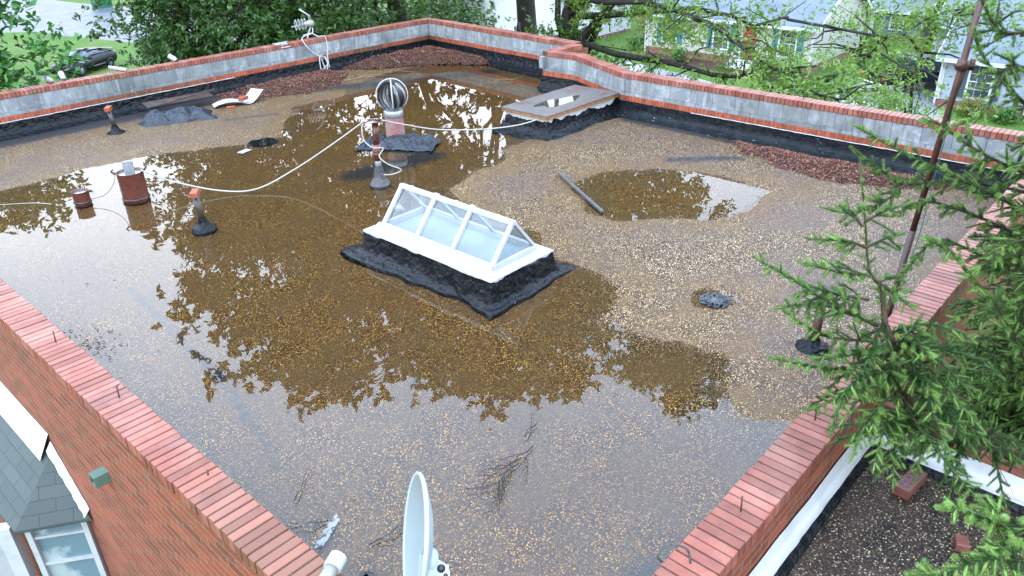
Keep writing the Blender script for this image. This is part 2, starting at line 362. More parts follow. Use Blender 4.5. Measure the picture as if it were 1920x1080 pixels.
def lawn_build(t, p, tc, out):
    n = noise_(t, tc.outputs['Object'], .25, 6, .7); n2 = noise_(t, tc.outputs['Object'], 7, 5, .75)
    c = mixc(t, mrange(t, n2, .3, .7), (.028, .065, .009), (.075, .135, .02))
    c = mixc(t, mrange(t, n, .5, .68, 0, .8), c, (.10, .115, .035))
    n3 = noise_(t, tc.outputs['Object'], .11, 4, .6)
    c = mixc(t, mrange(t, n3, .64, .70, 0, .8), c, (.17, .12, .08))
    t.links.new(c, p.inputs['Base Color']); p.inputs['Roughness'].default_value = .9; p.inputs['Specular IOR Level'].default_value = .1
    b = nn(t, 'ShaderNodeBump'); b.inputs['Strength'].default_value = 1; b.inputs['Distance'].default_value = .1
    t.links.new(n2, b.inputs['Height']); t.links.new(b.outputs[0], p.inputs['Normal'])
M_lawn = mat('lawn grass', build=lawn_build)
M_road = mat('wet worn asphalt', (.045, .05, .06), .45, .08, noise=[(.5, (.08, .085, .095), .4, .7), (.35, (.03, .032, .036), .60, .66)], bump=(1.5, .25, .03))
M_drive = mat('wet driveway', (.13, .13, .13), .3, .5, noise=(.7, (.2, .2, .2), .4, .7))
M_bed = mat('garden mulch', (.06, .035, .022), .9, .1, noise=(9, (.03, .02, .015), .4, .7))
# ------------------------------------------------------------------ the brick building and its flat roof
HP = 0.80                       # parapet height over the roof
INN = [(1.45, 1.4), (12.2, 1.4), (12.2, 8.38), (12.97, 10.1), (12.92, 10.97), (14.02, 10.97), (14.48, 16.35), (1.45, 16.42)]
def offset(poly, d):
    out = []; n = len(poly)
    for i in range(n):
        a, b, c = Vector(poly[i - 1]), Vector(poly[i]), Vector(poly[(i + 1) % n])
        e1 = (b - a).normalized(); e2 = (c - b).normalized(); n1 = Vector((e1.y, -e1.x)); n2 = Vector((e2.y, -e2.x))
        m = (n1 + n2); m.normalize(); out.append(tuple(b + m * d / max(0.3, m.dot(n1))))
    return out
OUT = offset(INN, 0.24)
bld = empty('brick_building', (1.3, 1.2, -6.5), 'red brick building with a flat gravel roof under standing rain water', 'building')
# roof deck
cs = 0.06; gx = np.arange(1.3, 14.8, cs); gy = np.arange(1.2, 16.6, cs); GX, GY = np.meshgrid(gx, gy, indexing='ij')
dryL = [(1.3, 16.6), (1.3, 13.2), (3.28, 13.28), (4.05, 13.42), (4.84, 13.2), (5.52, 13.04), (6.22, 12.7), (6.8, 12.1), (7.3, 12.4), (7.75, 13.1), (8.6, 14.0), (9.6, 14.0), (11.0, 14.9), (12.9, 15.0), (13.6, 14.2), (14.6, 13.9), (14.6, 16.6)]
dryR = [(12.3, 8.8), (10.09, 8.75), (9.22, 8.45), (7.97, 8.1), (7.3, 7.93), (7.02, 7.42), (6.8, 6.54), (6.9, 5.88), (6.6, 5.36), (6.5, 4.7), (6.3, 4.29), (5.9, 4.07), (5.6, 4.0), (5.7, 3.55), (5.85, 3.08), (5.9, 2.65), (5.75, 2.31), (5.5, 1.95), (5.4, 1.3), (12.3, 1.3)]
pud = [(8.73, 6.75), (9.3, 6.57), (9.92, 6.1), (10.2, 5.3), (10.3, 4.7), (10.35, 4.06), (9.56, 4.14), (8.81, 4.45), (8.33, 4.9), (7.8, 5.39), (7.85, 5.95), (8.25, 6.4)]
ringd = [(6.71 + .22 * math.cos(a), 3.35 + .22 * math.sin(a)) for a in np.linspace(0, 6.28, 13)[:-1]]
def depth_at(x, y):
    wx = x + 0.35 * fbm(x * 1.3, y * 1.3); wy = y + 0.35 * fbm(x * 1.3 + 50, y * 1.3 + 9)
    s = np.minimum(-sdist(wx, wy, dryL), -sdist(wx, wy, dryR)); s = np.maximum(s, sdist(wx, wy, pud)); s = np.maximum(s, sdist(wx, wy, ringd))
    d = np.where(-sdist(x, y, dryL) < .05, np.clip(s * .05, -.017, .045), np.clip(s * 0.042, -0.035, 0.045)) + 0.022 * fbm(x * .9 + 3, y * .9, 5)
    # shallow gravel bars near the front right corner
    k = np.exp(-((x - 5.0) ** 2 / .5 + (y - 2.3) ** 2 / .35)); return d - 0.016 * k
DEP = depth_at(GX, GY)
def streak(p, q, w):
    a = np.array(p); b = np.array(q); e = b - a; wx = GX - a[0]; wy = GY - a[1]; tt = np.clip((wx * e[0] + wy * e[1]) / (e @ e), 0, 1)
    return np.exp(-((wx - tt * e[0]) ** 2 + (wy - tt * e[1]) ** 2) / w ** 2)
BARE = (0.62 * streak((2.75, 8.6), (2.5, 6.1), .07) + .5 * streak((2.5, 6.1), (2.2, 4.6), .09) + .55 * streak((1.6, 9), (1.6, 2.6), .35) + .55 * streak((2.3, 2.0), (4.2, 1.5), .28) + .3 * streak((3.0, 6.3), (3.1, 5.9), .10)
        + .5 * np.clip(fbm(GX * 1.1 + 8, GY * 1.1) * 4 - .55, 0, 1) + 1.1 * streak((1.6, 16.1), (8.5, 16.0), .42) + .8 * streak((11.9, 2), (11.9, 8), .2)
        + .8 * streak((10.4, 6.15), (11.1, 5.35), .16) + .5 * streak((4.29, 5.53), (4.29, 5.5), .08) + .5 * streak((3.7, 4.7), (3.55, 4.6), .1) + .75 * streak((8.9, 8.45), (9.05, 8.45), .07) + .6 * streak((7.6, 2.6), (7.7, 2.4), .15) + .6 * streak((7.1, 14.2), (8.0, 13.8), .15)
        + .9 * streak((6.85, 9.7), (8.2, 9.5), .38) + .8 * streak((9.5, 15.0), (13.6, 13.2), .35))
idx = np.arange(GX.size).reshape(GX.shape); F = np.stack([idx[:-1, :-1], idx[1:, :-1], idx[1:, 1:], idx[:-1, 1:]], -1).reshape(-1, 4)
cx = (GX[:-1, :-1] + cs / 2).ravel(); cy = (GY[:-1, :-1] + cs / 2).ravel(); INNX = offset(INN, 0.12)
keep = sdist(cx, cy, INNX) > 0
V = np.stack([GX, GY, -DEP], -1).reshape(-1, 3)
deck = npmesh('gravel_roof', V, F[keep], M_gravel, bld, True, {'depth': DEP.ravel(), 'bare': BARE.ravel()})
INNW = offset(INN, 0.02)
kw = (sdist(cx, cy, INNW) > 0) & (DEP[:-1, :-1].ravel() > -0.02)
Vw = V.copy(); Vw[:, 2] = 0
wat = npmesh('rain_water', Vw, F[kw], M_water, None, True, {'depth': DEP.ravel()}); tag(wat, kind='structure')
# outer brick walls, one strip with uvs in metres
mb = MB(); n = len(OUT); u = 0
for i in range(n):
    a, b = OUT[i], OUT[(i + 1) % n]; L = math.dist(a, b)
    mb.add([(a[0], a[1], -6.6), (b[0], b[1], -6.6), (b[0], b[1], .70), (a[0], a[1], .70)], [(0, 1, 2, 3)], 0, [[(u, -6.6), (u + L, -6.6), (u + L, .70), (u, .70)]]); u += L
mb.build('outer_wall', M_brickwall, bld)
# courses on the room side
def edge(i): return Vector(INN[i]), Vector(INN[(i + 1) % n])
def course(mb, a, b, z0, z1, pitch, joint, face, thick, jit=.003, ch=0.004, mi=0, jz=.002, start=0):
    """bricks along a->b; face = how far the front stands into the room from the line; thick = brick length through the wall"""
    d = (b - a); L = d.length; d.normalize(); nin = Vector((-d.y, d.x)); rz = math.atan2(d.y, d.x); x = start; k = 0
    while x < L - .01:
        w = min(pitch, L - x) - joint
        if w > .01:
            c = a + d * (x + w / 2 + joint / 2) + nin * (face - thick / 2 + rnd.uniform(-jit, jit))
            mb.box((c.x, c.y, (z0 + z1) / 2 + rnd.uniform(-jz, jz)), (w, thick, z1 - z0), rz + rnd.uniform(-jit, jit) * .8, mi, ch)
        x += pitch; k += 1
def strip(mb, a, b, z0, z1, f, mi=0, back=None):
    d = (b - a).normalized(); nin = Vector((-d.y, d.x)); p = a + nin * f; q = b + nin * f
    mb.add([(p.x, p.y, z0), (q.x, q.y, z0), (q.x, q.y, z1), (p.x, p.y, z1)], [(3, 2, 1, 0)], mi)
blm = MB(); cop = MB(); mor = MB(); band = MB(); blk = MB()
for i in range(n):
    a, b = edge(i); d = (b - a).normalized(); nin = Vector((-d.y, d.x)); L = (b - a).length
    # room side face position; corner overlaps are trimmed by starting/ending short
    a2 = a + d * (.012); b2 = b - d * (.012)
    if i == 4:   # jog: its room side faces away, its coping lies flush
        pass
    ea, eb = a - d * (.23 if i not in (4,) else -.02), b + d * (.0 if i not in (3,) else -.12)
    if i in (1, 2): ea = a - d * .0
    if i == 0: ea = a - d * .22
    if i == 1: ea = a - d * .22
    if i == 5: ea = a + d * .0
    if i == 6: ea = a - d * .22
    if i == 7: ea = a - d * .22
    near = i in (0, 7)
    course(cop, ea, eb, .705, HP, .073 if i != 1 else .0735, .011, .012, .262, .003 if near else .005, .004, jz=.0025)
    p, q = ea, eb; c = (p + q) / 2 - nin * .12
    mor.box((c.x, c.y, .735), ((q - p).length, .235, .112), math.atan2(d.y, d.x))
    if i not in (0, 7):
        course(blk, a2, b2, .460, .698, .43, .009, 0, .10, .002, .003, start=-.12)
        course(blk, a2, b2, .390, .453, .215, .008, -.001, .10, .002, .003)
        strip(blm, a, b, .27, .70, -.005, 0)
        course(band, a2, b2, .292, .384, .073, .009, .006, .10, .003, .003)
blm.build('block_mortar', M_blockm, bld); mor.build('coping_mortar', M_mortar, bld); cop.build('coping', M_cop, bld); blk.build('block_course', M_block, bld); band.build('brick_course', M_band, bld)
# tar flashing: lumpy, with a cant foot
def flashing(name, a, b, ztop, mats, foot=.13, lump=.012, ext=0.0, amp=.02, side=1, z0=-.05, out=.012, mirr=False, seed=0, parent=None):
    d = (b - a).normalized(); nin = Vector((-d.y, d.x)) * side; L = (b - a).length + 2 * ext; a = a - d * ext
    nx = max(2, int(L / .04)); prof = [(0, 1.0), (.004, .86), (.008, .6), (.02, .42), (.05, .25), (foot * .75, .10), (foot, .02), (foot * 1.25, -.12)]
    Vv = []; 
    for i in range(nx + 1):
        x = i * L / nx; w = float(fbm(np.array(x * 2.1 + seed), np.array(3.3 + seed), 4))
        for j, (o_, h) in enumerate(prof):
            zt = ztop + amp * w * (1 if j < 2 else .3); l = float(fbm(np.array(x * 7.0 + seed), np.array(j * 1.7 + seed), 4)) * lump * 2.2
            oo = out + o_ + (l if j else 0) + (foot * .35 * w if j > 4 else 0)
            p = a + d * x + nin * oo; Vv.append((p.x, p.y, z0 + .05 + (zt) * h if h > 0 else z0))
    m = len(prof); ii = np.arange((nx + 1) * m).reshape(nx + 1, m); Ff = np.stack([ii[:-1, :-1], ii[1:, :-1], ii[1:, 1:], ii[:-1, 1:]], -1).reshape(-1, 4)
    return npmesh(name, Vv, Ff, mats, parent or bld, True)
for i in range(n):
    a, b = edge(i); flashing('tar_flashing', a, b, .287, M_tar_speck if i == 1 else M_tar, ext=.0 if i not in (2, 3) else .02, seed=i * 13, foot=.25 if i in (1, 6, 5) else .13)
# thin white bead under the brick course
for i, (t0, t1) in ((1, (.0, .78)), (6, (.45, 1))):
    a, b = edge(i); d = b - a; mb = MB(); pts = []
    for k in range(60):
        t = t0 + (t1 - t0) * k / 59; p = a + d * t; dn = d.normalized(); nn_ = Vector((-dn.y, dn.x)); pts.append((p.x + nn_.x * .02, p.y + nn_.y * .02, .288 + rnd.uniform(-.003, .003)))
    mb.tube(pts, [.0045 + .003 * abs(math.sin(k * 1.3)) for k in range(60)], 5); mb.build('sealant_bead', M_white, bld)
# lower roof at the right, with its own parapet
X1 = 5.22; YW = OUT[0][1]
lo = MB(); lo.add([(1.4, -4, .14), (X1 + .1, -4, .14), (X1 + .1, YW + .02, .14), (1.4, YW + .02, .14)], [(0, 1, 2, 3)])
lo.build('lower_gravel_roof', M_gravel_dark, bld)
aL, bL = Vector((1.2, YW)), Vector((X1, YW)); aR, bR = Vector((X1, YW)), Vector((X1, -4))
flashing('white_flashing', aL, bL, .26, M_white, foot=.03, side=-1, z0=.13, lump=.008, amp=.06, seed=5)
flashing('tar_flashing', aL, bL, .03, M_tar, foot=.06, side=-1, z0=.13, lump=.008, out=.025, amp=.01, seed=6)
flashing('white_flashing', aR, bR, .19, M_white, foot=.05, side=-1, z0=.13, lump=.006, amp=.03, seed=8)
flashing('tar_flashing', aR, bR, .02, M_tar, foot=.05, side=-1, z0=.13, lump=.008, out=.04, amp=.01, seed=9)
lc = MB(); y = YW - .03
while y > -3.9:
    w = .098; prof = [(.0, .335), (.0, .43), (.04, .50), (.10, .525), (.22, .50), (.235, .335)]
    j = rnd.uniform(-.003, .003); vs = [(X1 + .0 + p[0] + j, yy, p[1] + j) for yy in (y, y - w + .014) for p in prof]; k = len(prof)
    lc.add(vs, [tuple(reversed(range(k))), tuple(range(k, 2 * k))] + [(q, (q + 1) % k, k + (q + 1) % k, k + q) for q in range(k)]); y -= w
lc.build('lower_coping', M_cop, bld)
ml = MB(); ml.box((X1 + .12, (YW - 4) / 2 + .02, .40), (.212, YW + 4 - .06, .20)); ml.build('lower_coping_mortar', M_mortar, bld)
ow = MB(); u = 0
for p, q in (((X1 + .23, -4.0), (X1 + .23, YW - .002)), ((X1, YW - .002), (X1, -4))):
    L = math.dist(p, q); z0 = -6.6 if p[0] > X1 + .1 else .1
    ow.add([(p[0], p[1], z0), (q[0], q[1], z0), (q[0], q[1], .33), (p[0], p[1], .33)], [(0, 1, 2, 3)], 0, [[(0, z0), (L, z0), (L, .33), (0, .33)]])
ow.build('lower_outer_wall', M_brickwall, bld)
# copper scupper in the left wall
XO = OUT[0][0]
sc_ = MB()
for z in (.045, -.045): sc_.box((XO - .05, 5.48, z + .01), (.12, .10, .008))
for y in (5.43, 5.53): sc_.box((XO - .05, y, .01), (.12, .008, .09))
sc_.build('scupper', M_copper, bld); h = MB(); h.box((XO - .008, 5.48, .01), (.01, .084, .078)); h.build('scupper_opening', M_rubber, bld)
# ------------------------------------------------------------------ bay window roof against the left wall
def shingle_build(t, p, tc, out):
    uv = nn(t, 'ShaderNodeUVMap'); br = nn(t, 'ShaderNodeTexBrick'); t.links.new(uv.outputs[0], br.inputs['Vector'])
    br.inputs['Scale'].default_value = 1; br.inputs['Brick Width'].default_value = .30; br.inputs['Row Height'].default_value = .14; br.inputs['Mortar Size'].default_value = .0045
    br.inputs['Color1'].default_value = (.032, .040, .036, 1); br.inputs['Color2'].default_value = (.044, .053, .048, 1); br.inputs['Mortar'].default_value = (.018, .02, .02, 1)
    n = noise_(t, tc.outputs['Object'], 260, 2); c = mixc(t, mrange(t, n, .4, .7, 0, .35), br.outputs['Color'], (.10, .115, .108))
    n = noise_(t, tc.outputs['Object'], 1.3, 4); c = mixc(t, mrange(t, n, .45, .7, 0, .3), c, (.065, .077, .07))
    t.links.new(c, p.inputs['Base Color']); p.inputs['Roughness'].default_value = .75
    b = nn(t, 'ShaderNodeBump'); b.inputs['Strength'].default_value = .6; b.inputs['Distance'].default_value = .006; b.invert = True
    t.links.new(br.outputs['Fac'], b.inputs['Height']); t.links.new(b.outputs[0], p.inputs['Normal'])
M_shingle = mat('green grey shingles', build=shingle_build)
bay = empty('bay_window', (0.9, 8, -6.5), 'white framed bay window under a grey green shingle roof beside the left brick wall', 'bay window')
P0 = (XO - .02, 6.52, -1.12); P1 = (.66, 6.90, -1.14); P2 = (.5, 12, -1.14); T0 = (XO - .02, 7.06, -.62); T1 = (XO - .02, 12, -.56)
r = MB(); r.add([P1, P2, T1, T0], [(0, 3, 2, 1)], 0, [[(0, 0), (0.3, .85), (5, .85), (5, 0)]])
r.add([P0, P1, T0], [(0, 2, 1)], 0, [[(0, 0), (.32, .78), (.67, 0)]])
r.add([(P0[0], P0[1], P0[2] - .03), (P1[0], P1[1], P1[2] - .03), P1, P0], [(0, 1, 2, 3)], 0, [[(0, 0), (.6, 0), (.6, .03), (0, .03)]])
r.add([(P1[0], P1[1], P1[2] - .03), (P2[0], P2[1], P2[2] - .03), P2, P1], [(0, 1, 2, 3)], 0, [[(0, 0), (.6, 0), (.6, .03), (0, .03)]])
r.build('roof', M_shingle, bay)
f = MB()
# white step flashing: wide piece along the top, narrower wavy piece down the hip side
f.add([(XO - .005, 7.05, -.42), (XO - .005, 12, -.42), (XO - .14, 12, -.70), (XO - .13, 7.12, -.70)], [(0, 3, 2, 1)])
pts = []; 
for k in range(15):
    t = k / 14; y = 7.06 + (6.50 - 7.06) * t; z = -.62 + (-1.10 + .62) * t
    pts += [(XO - .006, y, z + .11 + rnd.uniform(-.012, .012)), (XO - .055 - rnd.uniform(0, .012), y + .02, z + .015)]
f.add(pts, [(2 * k, 2 * k + 1, 2 * k + 3, 2 * k + 2) for k in range(14)]); f.build('flashing', M_white, bay)
# angled side with casement
A = Vector((XO - .01, 6.72, 0)); B = Vector((.76, 7.04, 0)); D_ = (B - A).normalized(); Ln = (B - A).length
def onw(t, z, o=0): q = A + D_ * t; nrm = Vector((D_.y, -D_.x, 0)) * -1; q = q + nrm * -o; return (q.x, q.y, z)
fr = MB(); pn = MB(); wl = MB()
pn.add([onw(.03, -3.6), onw(Ln - .03, -3.6), onw(Ln - .03, -1.15), onw(.03, -1.15)], [(0, 1, 2, 3)])
nrm = Vector((D_.y, -D_.x, 0))
if nrm.y > 0: nrm = -nrm
for t in (.02, Ln - .03): fr.bar(tuple(Vector(onw(t, -3.6)) + nrm * .02), tuple(Vector(onw(t, -1.14)) + nrm * .02), .06, .05, up=(D_.x, D_.y, 0))
for z in (-1.38, -1.72, -2.06, -2.40, -2.74): fr.bar(tuple(Vector(onw(.0, z)) + nrm * .015), tuple(Vector(onw(Ln, z)) + nrm * .015), .03, .028)
fr.build('window_frame', M_wpaint, bay)
g = mat('bay pane', (.10, .15, .18), .07, .8, noise=[(2.2, (.25, .30, .30), .5, .58), (5, (.30, .30, .08), .66, .72)]); pn.build('window_pane', g, bay)  # pale and yellow-green blotches paint reflections into the pane colour
wl.box((.62, 7.07, -2.4), (.12, .10, 2.5), math.atan2(D_.y, D_.x)); wl.box((.50, 7.12, -2.4), (.10, .05, 2.4), math.atan2(D_.y, D_.x) + .5)
wl.build('corner_post', M_wpaint, bay)
wl = MB(); wl.box((.45, 9.6, -3.9), (.1, 4.8, 5.2)); wl.box((.85, 7.2, -5.0), (.75, .1, 2.9)); wl.build('bay_wall', M_wpaint, bay)
# ------------------------------------------------------------------ skylight
sk = empty('skylight', (5.6, 6.1, 0), 'white framed ridge skylight with glass panes on a black tarred curb', 'skylight')
X0, X1s, Y0, Y1 = 5.07, 6.10, 5.02, 7.18; ZC = .30
cb = MB()
cb.box(((X0 + X1s) / 2, (Y0 + Y1) / 2, ZC / 2 - .02), (X1s - X0 - .01, Y1 - Y0 - .01, ZC - .012))
cb.build('curb', M_tar, sk)
def ringflash(x0, x1, y0, y1, prof, lump, seed, parent, rag=.03, sk4=(1, 1, 1, 1)):
    per = []; st = .045; r_ = .02
    for (a, b) in (((x0, y0), (x1, y0)), ((x1, y0), (x1, y1)), ((x1, y1), (x0, y1)), ((x0, y1), (x0, y0))):
        n_ = int(math.dist(a, b) / st)
        for k in range(n_): per.append((a[0] + (b[0] - a[0]) * k / n_, a[1] + (b[1] - a[1]) * k / n_))
    Vv = []; cxm, cym = (x0 + x1) / 2, (y0 + y1) / 2; hw, hd_ = (x1 - x0) / 2, (y1 - y0) / 2; n_ = len(per)
    for i, (x, y) in enumerate(per):
        w = float(fbm(np.array(x * 2.3 + seed), np.array(y * 2.3 - seed), 4))
        for j, (o, z) in enumerate(prof):
            oo = o + (float(fbm(np.array(x * 6.0 + seed + j * .3), np.array(y * 6.0 + j * .2), 4)) * lump * 2 if 0 < j else 0) + (max(0, o - .06) * 3.2 * w if j > 3 else 0)
            ax_ = sk4[0] if x < cxm else sk4[1]; ay_ = sk4[2] if y < cym else sk4[3]
            if j < 4: ax_ = ay_ = 1
            Vv.append((cxm + (x - cxm) * (1 + oo * ax_ / hw), cym + (y - cym) * (1 + oo * ay_ / hd_), z + (float(fbm(np.array(x * 5 + seed), np.array(y * 5.), 4)) * rag * 2.2 if z > 0 and j < 2 else 0)))
    m = len(prof); ii = np.arange(n_ * m).reshape(n_, m); jj = np.roll(ii, -1, 0); Ff = np.stack([ii[:, :-1], ii[:, 1:], jj[:, 1:], jj[:, :-1]], -1).reshape(-1, 4)
    return npmesh('tar_flashing', Vv, Ff, M_tar, parent, True)
ringflash(X0, X1s, Y0, Y1, [(0, .285), (.003, .27), (.010, .20), (.025, .12), (.05, .06), (.09, .03), (.14, .016), (.20, .006), (.23, -.03)], .022, 3.3, sk, sk4=(.75, 1.75, .55, 1.1))
top = MB()
# painted flange with ragged dripping edge
N = 40
def ragged(p, q, w):
    p = Vector(p); q = Vector(q); d = (q - p); nrm = Vector((d.y, -d.x)).normalized(); vs = []
    for k in range(N + 1):
        t = k / N; b = p + d * t; j = max(0, float(fbm(np.array(t * 9. + p.x * 3), np.array(p.y), 4))) * .10 if w else 0
        o = b + nrm * .004; vs += [(b.x, b.y, ZC + .004), (o.x, o.y, ZC + .004), (o.x, o.y, ZC - .008 - j)]
    top.add(vs, [(3 * k, 3 * k + 1, 3 * k + 4, 3 * k + 3) for k in range(N)] + [(3 * k + 1, 3 * k + 2, 3 * k + 5, 3 * k + 4) for k in range(N)])
ix0, ix1, iy0, iy1 = 5.27, 5.96, 5.17, 7.04
top.add([(X0, Y0, ZC + .004), (X1s, Y0, ZC + .004), (X1s, Y1, ZC + .004), (X0, Y1, ZC + .004), (ix0, iy0, ZC + .012), (ix1, iy0, ZC + .012), (ix1, iy1, ZC + .012), (ix0, iy1, ZC + .012)], [(0, 1, 5, 4), (1, 2, 6, 5), (2, 3, 7, 6), (3, 0, 4, 7)])
for a, b in (((X0, Y1), (X0, Y0)), ((X0, Y0), (X1s, Y0)), ((X1s, Y0), (X1s, Y1)), ((X1s, Y1), (X0, Y1))): ragged(a, b, 1)
top.build('flange', M_wpaint, sk)
fr = MB(); zf = ZC + .07; rz_ = .765; xm = (ix0 + ix1) / 2
for (a, b) in (((ix0, iy0), (ix1, iy0)), ((ix1, iy0), (ix1, iy1)), ((ix1, iy1), (ix0, iy1)), ((ix0, iy1), (ix0, iy0))):
    fr.bar((*a, ZC + .035), (*b, ZC + .035), .045, .075)
ysr = [iy0 + .02, iy0 + (iy1 - iy0) * .345, iy0 + (iy1 - iy0) * .665, iy1 - .02]
fr.build('base_frame', M_wpaint, sk)
rf = MB(); rf.bar((xm, iy0 - .01, rz_ - .012), (xm, iy1 + .01, rz_ - .012), .055, .045)
for y in ysr[1:3]: rf.box((xm, y, rz_ + .012), (.06, .075, .035), 0, 0, .006)
for y in (iy0 + .25, iy0 + .9, iy1 - .2): rf.box((xm, y, rz_ + .010), (.035, .05, .03), 0, 0, .005)
rf.build('ridge_bar', M_wpaint, sk)
gp = []
for k, y in enumerate(ysr):
    for s in (-1, 1):
        e = MB(); e.bar((xm + s * .01, y, rz_ - .01), (xm + s * (xm - ix0 - .005), y, zf - .005), .05, .03, up=(s, 0, 1)); e.build('glazing_bar', M_wpaint, sk)
for k in range(3):
    for s in (-1, 1):
        g = MB(); a, b = ysr[k], ysr[k + 1]; xe = xm + s * (xm - ix0 - .015)
        g.add([(xm, a, rz_ - .022), (xm, b, rz_ - .022), (xe, b, zf - .018), (xe, a, zf - .018)], [(0, 1, 2, 3)]); g.build('glass_pane', M_glass, sk)
for y in (ysr[0], ysr[3]):
    g = MB(); g.add([(ix0 + .02, y, zf - .02), (ix1 - .02, y, zf - .02), (xm, y, rz_ - .03)], [(0, 1, 2)]); g.build('gable_glass', M_glass, sk)
wl = MB(); wl.box((xm, (iy0 + iy1) / 2, ZC + .006), (ix1 - ix0 - .03, iy1 - iy0 - .03, .008)); wl.build('light_well', mat('pale light well', (.21, .235, .24), .6, .3, noise=(1.2, (.16, .185, .19), .4, .7)), sk)
# ------------------------------------------------------------------ roof hatch
ht = empty('roof_hatch', (11.1, 8.95, 0), 'weathered plywood roof hatch with a puddle on its lid beside the angled parapet', 'roof hatch')
hx0, hx1, hy0, hy1 = 10.03, 12.19, 8.41, 9.50
M_ply = mat('weathered plywood', (.085, .075, .066), .42, .5, noise=[(2.2, (.10, .055, .045), .48, .62), (9, (.12, .115, .105), .5, .75), (1.1, (.05, .04, .035), .58, .72)], bump=(25, .3, .003))
M_plyedge = mat('split plywood edge', (.22, .11, .04), .6, .3, noise=[(7, (.10, .05, .03), .5, .68), (18, (.27, .2, .12), .55, .75)])
l = MB(); l.box(((hx0 + hx1) / 2, (hy0 + hy1) / 2, .412), (hx1 - hx0, hy1 - hy0, .018)); l.build('lid', M_ply, ht)
l = MB(); l.box(((hx0 + hx1) / 2, (hy0 + hy1) / 2, .373), (hx1 - hx0 - .02, hy1 - hy0 - .02, .058)); l.build('lid_edge', M_plyedge, ht)
l = MB(); l.box(((hx0 + hx1) / 2, (hy0 + hy1) / 2, .25), (hx1 - hx0 - .12, hy1 - hy0 - .12, .186)); l.build('curb', M_white, ht)
ringflash(hx0 + .055, hx1 - .02, hy0 + .055, hy1 - .055, [(0, .265), (.006, .25), (.012, .18), (.03, .12), (.07, .07), (.13, .03), (.18, .012), (.24, -.04)], .018, 9.1, ht, rag=.12)
pp = MB(); ring = []
for k in range(40):
    a = 2 * PI * k / 40; w = 1 + .16 * math.sin(3 * a + 1) + .09 * math.sin(5 * a); ring.append((10.93 + .52 * math.cos(a) * w, 8.90 + .20 * math.sin(a) * w - .10 * math.cos(a) * .6, .4255))
pp.add(ring, [tuple(range(40))]); o = pp.build('puddle', M_water2, None); tag(o, kind='structure')
# ------------------------------------------------------------------ turbine vent and pipes
tv = empty('turbine_vent', (8.48, 10.66, 0), 'spinning roof turbine vent with white hoops over a pink painted neck', 'roof vent')
tx, ty = 8.48, 10.66
m = MB(); m.lathe((tx, ty, 0), [(.185, -.03), (.17, .05), (.165, .40)]); m.build('neck', M_pink, tv, True)
m = MB(); m.lathe((tx, ty, 0), [(.172, .395), (.176, .40), (.172, .50), (.15, .515), (0.01, .515)]); m.build('collar', M_galv, tv, True)
hd = MB()
for k in range(26):
    a0 = 2 * PI * k / 26; Vv = []
    for j in range(9):
        t = j / 8; th = PI * (.10 + .80 * t); rr = .245 * math.sin(th) + .01; z = .755 + .235 * math.cos(th)
        for (da, dr) in ((0, 0), (.17, .035)):
            a = a0 + da + .35 * (t - .5); Vv.append((tx + (rr - .03 + dr) * math.cos(a), ty + (rr - .03 + dr) * math.sin(a), z))
    hd.add(Vv, [(2 * j, 2 * j + 1, 2 * j + 3, 2 * j + 2) for j in range(8)], 1 if k % 3 == 0 else 0)
hd.build('turbine_head', [M_dkmetal, M_galv], tv, True)
m = MB(); m.lathe((tx, ty, 0), [(.012, 1.035), (.09, 1.03), (.10, 1.012), (.05, 1.0)]); m.build('top_cap', M_dkmetal, tv, True)
for k in range(2):
    a = .9 + k * PI / 2; pts = [(tx + .275 * math.cos(p) * math.cos(a), ty + .275 * math.cos(p) * math.sin(a), .765 + .285 * math.sin(p) * 1.0) for p in np.linspace(-.9, PI + .9, 25)]
    m = MB(); m.tube(pts, .0105, 6); m.build('hoop', M_wplast, tv, True)
# brown flue post in front of it
fp = empty('flue_post', (6.75, 8.97, 0), 'rusty brown post with a bent cap and tied cables before the turbine vent', 'vent post')
fx, fy = 6.76, 8.98
m = MB(); m.lathe((fx, fy, 0), [(.17, -.02), (.13, .05), (.085, .10), (.07, .22), (.045, .30)], 14); m.build('tar_boot', M_rubber, fp, True)
m = MB(); m.tube([(fx, fy, .2), (fx, fy, .42)], .047, 12); m.build('lower_sleeve', M_galv, fp, True)
m = MB(); m.tube([(fx, fy, .38), (fx, fy, .62)], .066, 12); m.tube([(fx, fy, .62), (fx + .02, fy, .93)], .05, 12); m.tube([(fx, fy, .46), (fx, fy, .49)], .072, 12); m.build('post', M_rust, fp, True)
m = MB(); Rm = Matrix.Rotation(R_(40), 4, 'Z') @ Matrix.Rotation(R_(12), 4, 'Y')
for s in (-1, 1): m.box((fx + .02, fy, .965), (.34, .16, .012), M4=Rm @ Matrix.Translation((0, s * .07, 0)) @ Matrix.Rotation(R_(-14 * s), 4, 'X'))
m.build('bent_cap', M_rust, fp); m = MB(); m.box((fx + .01, fy - .01, .99), (.16, .20, .012), M4=Rm @ Matrix.Rotation(R_(8), 4, 'Z')); m.build('cap_patch', M_dkmetal, fp)
def wire(name, pts, r, mt, label, cat, sub=8, group=None):
    P = [Vector(p) for p in pts]; out = []
    for i in range(len(P) - 1):
        p0, p1, p2, p3 = P[max(i - 1, 0)], P[i], P[i + 1], P[min(i + 2, len(P) - 1)]
        for k in range(sub):
            t = k / sub; out.append(.5 * ((2 * p1) + (-p0 + p2) * t + (2 * p0 - 5 * p1 + 4 * p2 - p3) * t * t + (-p0 + 3 * p1 - 3 * p2 + p3) * t ** 3))
    out.append(P[-1]); m = MB(); m.tube(out, r, 6); o = m.build(name, mt, None, True); return tag(o, label, cat, group)
